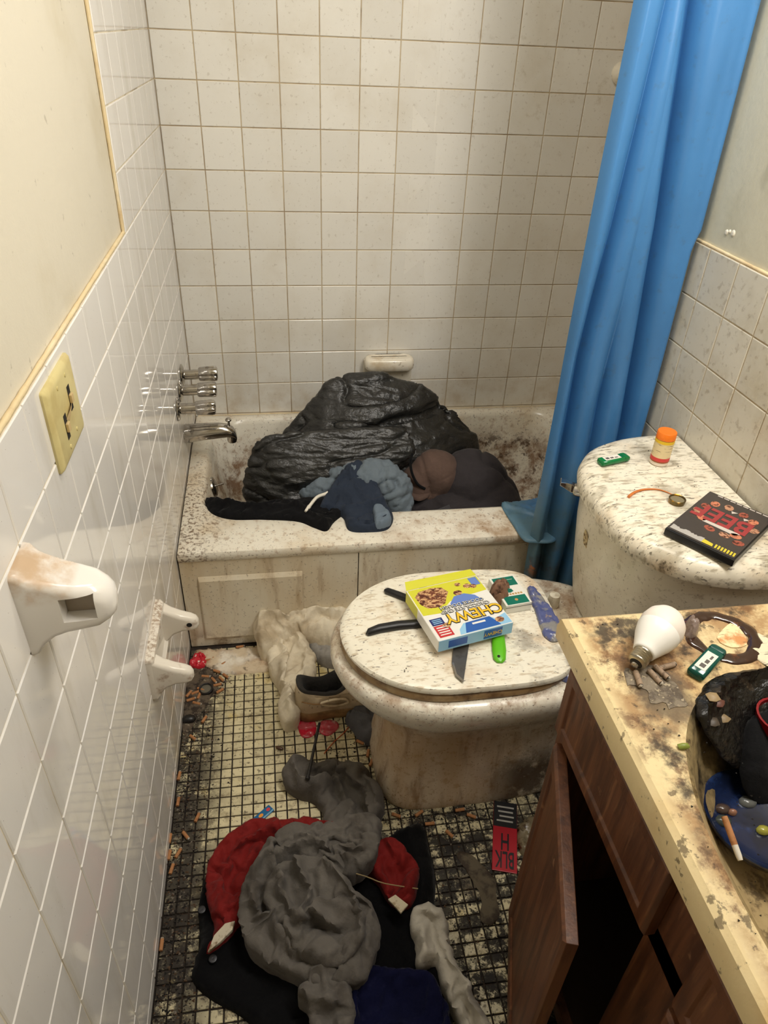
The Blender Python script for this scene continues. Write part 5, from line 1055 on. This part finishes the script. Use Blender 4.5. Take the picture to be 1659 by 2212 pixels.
lx, ly = [(0.8289, -1.6641)][0]
lighter('teal_lighter', 'teal lighter with white sticker on the vanity top beside the sink', (lx, ly, CT+.0008), radians(35), c8(4, 96, 84), M('teal_cap', c8(2, 70, 62), .3))
# brown glass ring
rgc = [(0.8848, -1.6124)][0]
t = thing('brown_ring', 'sticky dark brown ring on the vanity top behind the teal lighter', 'ring', (*rgc, CT))
b = MB(); lp = []
for k in range(49):
    a = 2*pi*k/48; rr = .0455*(1+.06*N3(cos(a)*2, sin(a)*2, 3)); hh = .0030*(1+.5*N3(cos(a)*5, sin(a)*5, 1)); ww = .0100*(1+.45*N3(cos(a)*3+4, sin(a)*3, 6))
    c_, s_ = cos(a)*1.0, sin(a)*.95
    lp.append([Vector(((rr+ww*u)*c_, (rr+ww*u)*s_, hh*v+.0003)) for u, v in ((-1, 0), (-.8, .7), (-.2, 1), (.4, .9), (.9, .5), (1, 0))])
b.loft(lp, False, False); b.build('rim', M('dark_brown_resin', c8(52, 28, 16), .15, layers=[dict(c=c8(110, 60, 24), s=40, lo=.55, hi=.7)], coat=.5), t, smooth=60)
t = thing('torn_paper', 'cream paper scrap with burnt orange edge inside the brown ring', 'paper', (*[(0.9002, -1.6146)][0], CT))
pap = M('scorched_cream_paper', c8(232, 214, 168), .7, layers=[dict(c=c8(190, 110, 34), s=22, lo=.48, hi=.6, k=.8), dict(c=c8(60, 50, 40), s=120, lo=.6, hi=.64, st=(.3, 2, 1), k=.6)])
drape('sheet', [(0.8753, -1.6148), (0.904, -1.5923), (0.9172, -1.5898), (0.9184, -1.6165), (0.9102, -1.6322), (0.8926, -1.6357), (0.8801, -1.6308)], pap, t, base=CT+.0006, T=.0015, edge=.002, wr=.0008, step=.005, depth=.0004)
t = thing('receipt', 'white printed paper strip at the right edge of the vanity top', 'paper', (*[(0.9288, -1.6431)][0], CT))
drape('sheet', [(0.9346, -1.6089), (0.9485, -1.6234), (0.9618, -1.6467), (0.9349, -1.6869), (0.9165, -1.6731), (0.9081, -1.6515), (0.9155, -1.6327)], M('printed_white_paper', c8(222, 210, 180), .7, layers=[dict(c=c8(70, 64, 56), s=70, lo=.58, hi=.62, st=(.4, 3, 1), k=.8)]), t, base=CT+.0006, T=.0015, edge=.002, wr=.001, step=.006, depth=.0004)
t = thing('plastic_knot', 'knotted translucent plastic scrap between the bulb and the brown ring', 'plastic scrap', (*[(0.842, -1.5998)][0], CT))
drape('film', [(0.8374, -1.5898), (0.849, -1.5814), (0.8556, -1.5879), (0.856, -1.5975), (0.8466, -1.6096), (0.8344, -1.6139), (0.8315, -1.6062)], M('murky_clear_plastic', c8(170, 150, 140), .2, trans=.4, bump=[(120, .002)]), t, base=CT+.0006, T=.014, edge=.008, wr=.014, ws=60, step=.003, depth=.0004)
ash_m = M('grey_ash', c8(124, 112, 94), .6, layers=[dict(c=c8(84, 72, 58), s=60, lo=.45, hi=.6), dict(c=c8(170, 156, 130), s=120, lo=.55, hi=.66)], bump=[(220, .002)])
t = drape('ash_smear', [(0.716, -1.6637), (0.7386, -1.6545), (0.763, -1.6589), (0.7739, -1.6765), (0.7746, -1.7005), (0.7692, -1.7228), (0.7478, -1.7278), (0.737, -1.7117), (0.726, -1.6951), (0.7142, -1.682)], ash_m, base=CT, T=.0012, edge=.018, wr=.0014, ws=60, step=.004, depth=.0, rag=.012)
tag(t, 'thin grey ash smear around the wet butts on the vanity top', 'ash', kind='stuff')
# sink contents
def sz(x, y):
    r = sqrt(((x-SCX)/SA)**2+((y-SCY)/SB)**2); return CT-.135+.118*max(0, (r-.38)/.62)**1.5
soot = M('wet_black_soot', c8(16, 14, 13), .35, layers=[dict(c=c8(58, 48, 38), s=40, lo=.58, hi=.68, k=.7)], bump=[(90, .004)])
t = thing('burnt_heap', 'wet black burnt rubbish heaped at the far end of the sink', 'rubbish', (*[(0.9101, -1.6589)][0], .7))
drape('heap', [(0.7819, -1.7266), (0.8067, -1.6988), (0.8424, -1.6803), (0.8861, -1.6752), (0.9472, -1.6768), (0.9604, -1.7175), (0.9119, -1.786), (0.8653, -1.7806), (0.8228, -1.7687), (0.7982, -1.7575), (0.7819, -1.7442)], soot, t, base=lambda x, y: (sz(x, y)+.003 if ((x-SCX)/SA)**2+((y-SCY)/SB)**2 < 1 else CT), T=.004, edge=.03, wr=.006, ws=24, step=.006, depth=.006, rag=.006)
for k, (px_, c_) in enumerate(zip([(0.807, -1.7207), (0.8227, -1.7156), (0.8262, -1.7296), (0.8042, -1.739)], (c8(150, 128, 92), c8(96, 56, 44), c8(130, 110, 80), c8(70, 60, 50)))):
    b = MB(); b.loft([[Vector((px_[0]+r*cos(a*pi/4+k)*(1+.4*(a % 2)), px_[1]+r*sin(a*pi/4+k), (sz(*px_) if ((px_[0]-SCX)/SA)**2+((px_[1]-SCY)/SB)**2 < 1 else CT)+.005+z*.6)) for a in range(8)] for r, z in ((.006, 0), (.008, .006), (.004, .012))]); b.build('scrap', M('sink_scrap_%d' % k, c_, .5), t, True, smooth=60)
t = thing('wet_cloth', 'black wet cloth at the right side of the sink', 'cloth', (*[(0.895, -1.7516)][0], .69))
drape('cloth', [(0.86, -1.7333), (0.8899, -1.7154), (0.9341, -1.7111), (0.976, -1.7315), (0.9408, -1.7996), (0.8845, -1.8063), (0.8432, -1.8013), (0.8388, -1.7773)], blackc_m, t, base=lambda x, y: sz(x, y)+.002, T=.025, edge=.03, wr=.012, ws=16, step=.007, depth=.002)
t = thing('red_cup', 'dark red plastic cup at the right frame edge by the sink', 'cup', (*[(0.9084, -1.7348)][0], .702))
b = MB(); b.lathe([(.022, 0), (.026, .004), (.031, .06), (.032, .062), (.029, .062), (.024, .006), (.001, .005)], 24); b.build('body', M('dark_red_plastic', c8(130, 18, 26), .3), t, smooth=40)
dc = [(0.8392, -1.8373)][0]
t = thing('blue_dish', 'dark blue round plastic dish with wet scraps lying in the sink', 'dish', (*dc, .684), (-.05, .06, 0))
b = MB(); b.lathe([(.001, .006), (.050, .006), (.062, .012), (.070, .022), (.073, .023), (.072, .018), (.062, .004), (.045, 0), (.001, 0)], 40); b.build('dish', M('dark_blue_plastic', c8(22, 34, 66), .2, coat=.4, layers=[dict(c=c8(40, 66, 120), s=22, lo=.52, hi=.7, k=.6), dict(c=c8(10, 12, 18), s=16, lo=.45, hi=.6, k=.7)]), t, smooth=50)
for k, (x, y, r, c_) in enumerate(((-.035, .028, .010, c8(70, 56, 50)), (-.044, .012, .011, c8(60, 66, 60)), (.005, .035, .012, c8(90, 92, 90)), (.0, -.005, .009, c8(150, 146, 60)), (-.025, .022, .006, c8(140, 100, 80)))):
    b = MB(); b.loft([[Vector((x+q_*r*cos(a*pi/5)*(1+.3*N3(a, k, 2)), y+q_*r*.7*sin(a*pi/5), .0065+z)) for a in range(10)] for q_, z in ((1, 0), (.9, .004), (.3, .006))]); b.build('scrap', M('dish_scrap_%d' % k, c_, .2), t, smooth=60)
p0, p1 = [(0.773, -1.8426), (0.7725, -1.8872)]
t = thing('cigarette_stub', 'long cigarette stub with white end lying in the sink', 'cigarette butt', (*p0, .70))
v0 = Vector((p0[0], p0[1], sz(*p0)+.006)); v1 = Vector((p1[0], p1[1], sz(*p1)+.006))
b = MB(); b.tube([v0.lerp(v1, u) for u in (0, .1, .5, .66)], [.0036, .0039, .0039, .0038], 10); b.build('filter', butt_f, t, True, smooth=50)
b = MB(); b.tube([v0.lerp(v1, u) for u in (.66, .9, 1)], [.0037, .0037, .003], 10); b.build('paper', M('white_cigarette_paper', c8(210, 204, 190), .7), t, True, smooth=50)
t = thing('green_scrap', 'tiny green scrap on the rim of the sink', 'scrap', (*[(0.7351, -1.7835)][0], CT))
b = MB(); b.loft([[Vector((r*cos(a*pi/4)*(1+.4*(a % 2)), r*.6*sin(a*pi/4), .0008+z)) for a in range(8)] for r, z in ((.006, 0), (.007, .003), (.003, .006))]); b.build('scrap', M('olive_green_scrap', c8(128, 140, 60), .4), t, smooth=60)

# ================================================================ ON THE FLOOR
plm = M('crumbled_white_plaster', c8(206, 188, 160), .9, layers=[dict(c=c8(150, 110, 74), s=18, lo=.45, hi=.62, k=.7), dict(c=c8(70, 50, 34), s=50, lo=.55, hi=.66, k=.7), dict(c=c8(230, 222, 206), s=9, lo=.5, hi=.65)], bump=[(120, .002)])
t = drape('plaster_ledge', [(0.0129, -0.7689), (0.0899, -0.7699), (0.1678, -0.7708), (0.2466, -0.7681), (0.353, -0.7681), (0.3486, -0.8338), (0.2442, -0.8681), (0.1686, -0.8701), (0.1124, -0.8691), (0.0807, -0.8537), (0.0418, -0.8254)], plm, base=-.003, T=.010, edge=.012, wr=.004, ws=40, step=.006, depth=.0, rag=.005)
tag(t, 'crumbled white plaster patch on the floor along the tub apron', 'plaster')
# cigarette butts
bt = make_butt('cigarette_butt', 'tan cigarette butt lying on the dirty mosaic floor', 'cigarette butts on the floor', butt_f, .021, .003)
spots = [(0.0059, -1.179), (0.0098, -1.2478), (0.0551, -1.2926), (0.033, -1.3322), (-0.0001, -1.3357), (0.0026, -1.374), (0.0207, -1.3721), (0.0104, -1.4055), (0.0541, -1.018), (0.0302, -1.0714), (0.0055, -1.5556), (0.093, -0.886), (0.0897, -0.9265), (0.0721, -0.887), (0.0363, -0.9381), (0.0259, -0.9258), (0.0921, -0.8314), (0.0793, -0.8559), (0.1037, -0.8755), (0.0594, -0.7818), (0.1389, -0.7684), (0.0706, -0.8027), (0.0533, -0.8115), (0.0397, -0.9161), (0.0156, -0.9483), (0.0319, -0.9626), (0.0093, -0.9287), (0.5002, -1.3409), (0.5525, -1.3426), (0.5718, -1.3702), (0.6112, -1.3997), (0.6477, -1.3448), (0.6706, -1.3627), (0.4575, -1.1679), (0.462, -1.1952), (0.4421, -1.133), (0.0827, -0.9047), (0.0492, -0.8712)]
angs = (1.45, 1.5, 1.2, -.95, 1.5, 1.5, 1.1, 1.35, 1.1, -.8, 1.55, -.9, .6, -1., 1.3, .4, .6, -.5, -.8, .1, .1, .5, .2, -.5, .3, -.4, 1.0, -.5, .5, .0, -.95, .05, -.5, 1.3, 1.1, -.6, .2, -.2)
kinds = {'wall': ('tan cigarette butt on the floor along the foot of the left wall', 'butts along the left wall'), 'corner': ('tan cigarette butt in the littered floor corner by the tub', 'butts in the corner by the tub'),
         'front': ('tan cigarette butt on the dark floor in front of the toilet foot', 'butts in front of the toilet'), 'foot': ('tan cigarette butt on the floor at the left side of the toilet foot', 'butts left of the toilet')}
for i, (p_, rz) in enumerate(zip(spots, angs)):
    kd = kinds['foot' if p_[0] > .40 and p_[1] > -1.27 else 'front' if p_[0] > .40 else 'corner' if p_[1] > -.96 else 'wall']
    if i == 0: bt.location = (*p_, .0006); bt.rotation_euler = (0, 0, rz); tag(bt, kd[0], None, kd[1])
    else: tree_copy(bt, (*p_, .0006), (random.uniform(-.05, .05), 0, rz), kd[0], kd[1])
t = thing('jar_lid', 'black rimmed grey jar lid among the butts in the corner by the tub', 'lid', (*[(0.0546, -0.9188)][0], .001), (.12, -.1, 0))
b = MB(); b.lathe([(.017, 0), (.0185, .002), (.0185, .010), (.0165, .012), (.0145, .0115), (.0142, .007)], 28); b.build('rim', M('black_lid_plastic', c8(26, 24, 26), .35), t, smooth=40)
b = MB(); b.lathe([(.0143, .0072), (.001, .0076)], 24); b.build('disc', M('dull_grey_foil', c8(120, 116, 104), .35, .5), t, smooth=40)
t = thing('red_wrapper', 'red wrapper scrap in the corner between the left wall and the tub', 'wrapper', (*[(0.0254, -0.8196)][0], .01))
drape('film', [(0.0023, -0.8233), (0.0149, -0.7895), (0.0349, -0.7844), (0.0489, -0.8073), (0.043, -0.8347), (0.0234, -0.8394)], M('red_wrapper_print', c8(196, 36, 52), .35, layers=[dict(c=c8(230, 210, 200), s=90, lo=.60, hi=.66), dict(c=c8(220, 180, 60), s=60, lo=.64, hi=.7)]), t, base=.006, T=.006, edge=.006, wr=.008, ws=50, step=.004, depth=.005)
t = thing('black_plastic_lump', 'black plastic lump against the left wall on the floor', 'lump', (*[(0.0164, -1.0149)][0], .0006))
b = MB(); b.loft([[Vector((1.5*r*cos(a*pi/8)*(1+.15*N3(a, 1, 0)), r*sin(a*pi/8), z)) for a in range(16)] for r, z in ((.010, 0), (.012, .006), (.010, .013), (.004, .016))]); b.build('shell', M('black_lump_plastic', c8(22, 20, 20), .4), t, smooth=60)
t = thing('gum_wrapper', 'blue gum wrapper with orange and red print on the mosaic floor above the red lining', 'wrapper', (*[(0.1924, -1.3093)][0], .0008), (0, 0, radians(40)))
gw = M('blue_foil_print', c8(22, 104, 160), .22, .3)
b = MB(); b.box(-.036, .036, -.0095, .0095, 0, .0035); b.build('sleeve', gw, t, bevel=.0012)
patch('orange_spot', ellp(.006, .001, .006, .004, 14), .0035, M('orange_print', c8(230, 150, 50), .4), t); patch('red_spot', ellp(.027, .001, .005, .004, 14), .0035, M('wrapper_red_print', c8(196, 52, 66), .4), t); patch('white_mark', [(-.020, -.004), (-.010, -.002), (-.007, .005), (-.014, .002), (-.022, .005)], .0035, M('wrapper_white_print', c8(220, 210, 210), .4), t)
patch('foil_stripe', rectp(-.035, .035, -.0085, -.006), .0035, M('pale_foil', c8(140, 190, 214), .2, .6), t)
t = thing('black_stick', 'thin black plastic stick leaning from the sneaker onto the grey sleeve', 'stick', (*[(0.3447, -1.0708)][0], .02))
a0 = Vector((0.343, -1.1036, 0.055)); a1 = Vector((0.3039, -1.2737, 0.075))
b = MB(); b.tube([a0.lerp(a1, u) for u in (0, .02, .5, .92, .97, 1)], [.003, .0034, .0036, .004, .0058, .005], 10); b.build('shaft', plk, t, True, smooth=60)
pk = M('pink_clear_plastic', c8(206, 84, 92), .25, trans=.3, layers=[dict(c=c8(220, 30, 60), s=40, lo=.5, hi=.6), dict(c=c8(220, 180, 170), s=24, lo=.55, hi=.68)])
t = thing('pink_plastic_scrap', 'pink plastic scrap on the floor left of the stick below the sneaker', 'plastic scrap', (*[(0.3114, -1.0774)][0], 0))
drape('film', [(0.2894, -1.0471), (0.3053, -1.037), (0.3342, -1.0522), (0.3342, -1.0873), (0.3169, -1.1024), (0.2965, -1.0944)], pk, t, base=.0006, T=.002, edge=.003, wr=.003, ws=70, step=.004, depth=.0003)
t = thing('red_plastic_scrap', 'bright red plastic scrap on the floor right of the stick below the sneaker', 'plastic scrap', (*[(0.37, -1.0798)][0], 0))
drape('film', [(0.3402, -1.0676), (0.358, -1.0519), (0.3873, -1.0582), (0.394, -1.0767), (0.3781, -1.0952), (0.3612, -1.1018), (0.3435, -1.0883)], pk, t, base=.0006, T=.002, edge=.003, wr=.003, ws=70, step=.004, depth=.0003)
t = thing('orange_wire', 'thin orange wire on the mosaic floor left of the toilet foot', 'wire', (*[(0.3882, -1.1133)][0], 0))
b = MB(); b.tube(spline([(x, y, .0022) for x, y in [(0.3501, -1.1546), (0.3781, -1.122), (0.4036, -1.0994), (0.4212, -1.0782)]], .008, False), .0011, 6); b.build('strand', M('orange_wire_skin', c8(190, 80, 30), .5), t, True)
t = thing('dead_cockroach', 'dead brown cockroach on the mosaic floor left of the grey sleeve', 'insect', (*[(0.2425, -1.1271)][0], .0008), (0, 0, -.5))
cb = M('brown_chitin', c8(74, 46, 26), .3)
b = MB(); b.loft([[Vector((x, r*cos(a*pi/6), .0035+.7*r*sin(a*pi/6))) for a in range(12)] for x, r in ((-.011, .0006), (-.009, .003), (-.002, .0046), (.004, .0042), (.007, .003), (.0095, .0018), (.011, .0005))]); b.build('body', cb, t, smooth=60)
for s in (-1, 1):
    for k in range(3):
        b = MB(); x = -.004+.004*k; b.tube([(x, s*.003, .003), (x+(k-1)*.002, s*.007, .0048), (x+(k-1)*.005, s*.011, .0005)], .0004, 5); b.build('leg', cb, t)
    b = MB(); b.tube([(.0105, s*.0008, .0035), (.016, s*.004, .005), (.022, s*.007, .003)], .00025, 4); b.build('antenna', cb, t)
# red and black packet
q = [(0.7328, -1.3318), (0.7852, -1.3441), (0.7368, -1.5037), (0.6827, -1.4919)]
c0 = Vector(((q[0][0]+q[1][0]+q[2][0]+q[3][0])/4, (q[0][1]+q[1][1]+q[2][1]+q[3][1])/4)); dn = (Vector(q[3])-Vector(q[0])+Vector(q[2])-Vector(q[1]))/2; wd = (Vector(q[1])-Vector(q[0])).length; ln = dn.length
t = thing('red_packet', 'red and black foil packet with black lettering on the floor by the vanity door', 'packet', (c0.x, c0.y, .0008), (0, 0, atan2(dn.y, dn.x)-pi/2))
b = MB(); b.box(-wd/2, wd/2, -ln/2, ln/2, 0, .0025); b.build('pouch', M('red_foil_print', c8(170, 24, 38), .35), t, bevel=.001)
patch('black_panel', rectp(-wd/2+.0005, wd/2-.0005, -ln/2+.0005, -ln*.12), .0025, M('black_foil_print', c8(26, 26, 28), .35), t)
for k in range(4): patch('white_print_line', rectp(-wd*.36+.002*(k % 2), wd*.36-.003*(k % 3), -ln*.43+ln*.07*k, -ln*.405+ln*.07*k), .0028, M('grey_white_print', c8(170, 168, 160), .4), t)
bkl = M('black_packet_lettering', c8(20, 16, 18), .4)
lettering('lettering', 'BLK', wd*1.0, 0, ln*.330, .0029, bkl, t, bold=.0006, sx=.46)
lettering('lettering', 'H', wd*1.05, 0, ln*.08, .0029, bkl, t, bold=.0006, sx=.5)
t = thing('clear_wrapper', 'crumpled clear wrapper on the floor between the red packet and the vanity door', 'wrapper', (*[(0.795, -1.4242)][0], 0))
drape('film', [(0.7734, -1.3969), (0.8033, -1.3821), (0.8289, -1.3945), (0.807, -1.4368), (0.7796, -1.4711), (0.7569, -1.463), (0.7601, -1.4255)], M('dirty_clear_film', c8(150, 136, 108), .2, trans=.3, layers=[dict(c=c8(80, 56, 36), s=30, lo=.5, hi=.62)], bump=[(80, .003)]), t, base=.0006, T=.012, edge=.012, wr=.010, ws=34, step=.005, depth=.0003)
t = thing('dirty_paper', 'grey filthy flattened paper on the floor below the red packet', 'paper', (*[(0.6463, -1.5069)][0], 0))
drape('sheet', [(0.6151, -1.4467), (0.637, -1.442), (0.6652, -1.4738), (0.6854, -1.5118), (0.6793, -1.5405), (0.6753, -1.5824), (0.6509, -1.6001), (0.6334, -1.5862), (0.646, -1.5459), (0.6365, -1.5057), (0.6241, -1.4738)], M('filthy_grey_paper', c8(86, 76, 58), .8, layers=[dict(c=c8(50, 38, 26), s=30, lo=.42, hi=.58)]), t, base=.0006, T=.0014, edge=.006, wr=.0016, ws=30, step=.006, depth=.0003, rag=.004)
# black bottle between toilet and vanity
t = thing('black_bottle', 'black plastic bottle standing between the toilet and the vanity', 'bottle', (.90, -1.43, 0), (.12, .05, 0))
b = MB(); b.lathe([(.030, 0), (.038, .004), (.040, .02), (.040, .13), (.034, .155), (.018, .175), (.016, .20), (.001, .201)], 28); b.build('body', M('black_bottle_plastic', c8(12, 12, 13), .25), t, smooth=40)
b = MB(); b.lathe([(.019, .198), (.020, .202), (.020, .24), (.017, .245), (.001, .245)], 24); b.build('cap', M('black_cap_plastic', c8(16, 16, 17), .4), t, smooth=40)

# ---------------------------------------------------------------- loose grit, ash and flies: nobody could count these
def scatter(name, label, cat, spots_, mats, rmin, rmax, flat=.5):
    mb = MB(); rn = random.Random(5)
    for (x, y, z, k) in spots_:
        r = rn.uniform(rmin, rmax); a0_ = rn.uniform(0, 6.3); e = rn.uniform(.4, 1); mb.cur = k
        pts = [(x+r*cos(a0_+i*2.1)*(1 if i else e), y+r*e*sin(a0_+i*2.1), z) for i in range(3)]
        mb.add(pts+[(x+rn.uniform(-.3, .3)*r, y+rn.uniform(-.3, .3)*r, z+r*flat*rn.uniform(.5, 1.3))], [(0, 1, 3), (1, 2, 3), (2, 0, 3)])
    o = mb.build(name, mats); return tag(o, label, cat, kind='stuff')
rn = random.Random(3); sp = []
for _ in range(5200):
    u = rn.random()
    if u < .55: x = abs(rn.gauss(0, .040))+.004; y = rn.uniform(-2.1, -.80)
    elif u < .70: x = abs(rn.gauss(.03, .05))+.004; y = -.80-abs(rn.gauss(0, .08))
    elif u < .86:
        a = rn.uniform(0, 2*pi); x = .60+(.17+abs(rn.gauss(0, .035)))*cos(a); y = TYC+(.165+abs(rn.gauss(0, .03)))*sin(a)
    else: x = rn.uniform(.45, .68); y = rn.uniform(-1.95, -1.36)
    if x < .004 or x > .95: continue
    sp.append((x, y, .0002, rn.choice((0, 0, 1, 2, 3))))
gm = [M('dark_grit', c8(38, 30, 24), .9), M('brown_grit', c8(84, 62, 42), .9), M('ash_grit', c8(120, 110, 98), .9), M('black_grit', c8(20, 16, 14), .9)]
scatter('floor_grit', 'dark grit, ash and crumbs strewn over the mosaic floor', 'dirt', sp, gm, .0012, .0045)
heap = drape('ash_heap', [(-0.0031, -0.829), (0.0421, -0.8339), (0.0808, -0.8587), (0.0923, -0.8984), (0.0722, -0.9366), (0.0509, -0.9809), (0.0304, -1.0235), (0.0096, -1.0781), (-0.002, -1.0198), (-0.0038, -0.9122)], M('grey_brown_ash', c8(92, 80, 66), .95, layers=[dict(c=c8(50, 40, 32), s=50, lo=.45, hi=.6), dict(c=c8(140, 128, 110), s=90, lo=.58, hi=.68)], bump=[(200, .002)]), base=-.0025, T=.006, edge=.02, wr=.003, ws=50, step=.006, depth=.0, rag=.008)
tag(heap, 'grey ash heap in the floor corner by the left wall and tub', 'ash', kind='stuff')
fm = [M('fly_black', c8(20, 16, 14), .6)]
sp = []
for _ in range(60): sp.append((rn.uniform(.69, .80), rn.uniform(-2.1, -1.57), CT+.001, 0))
for _ in range(40): sp.append((rn.uniform(.93, 1.17), rn.uniform(-1.36, -.96), .7338, 0))
for _ in range(50):
    x, y = rn.uniform(.42, .82), rn.uniform(-1.32, -1.04); sp.append((x, y, .4369, 0))
scatter('small_flies', 'tiny dead black flies scattered on the vanity top, tank and toilet lid', 'flies', sp, fm, .001, .0022, .7)
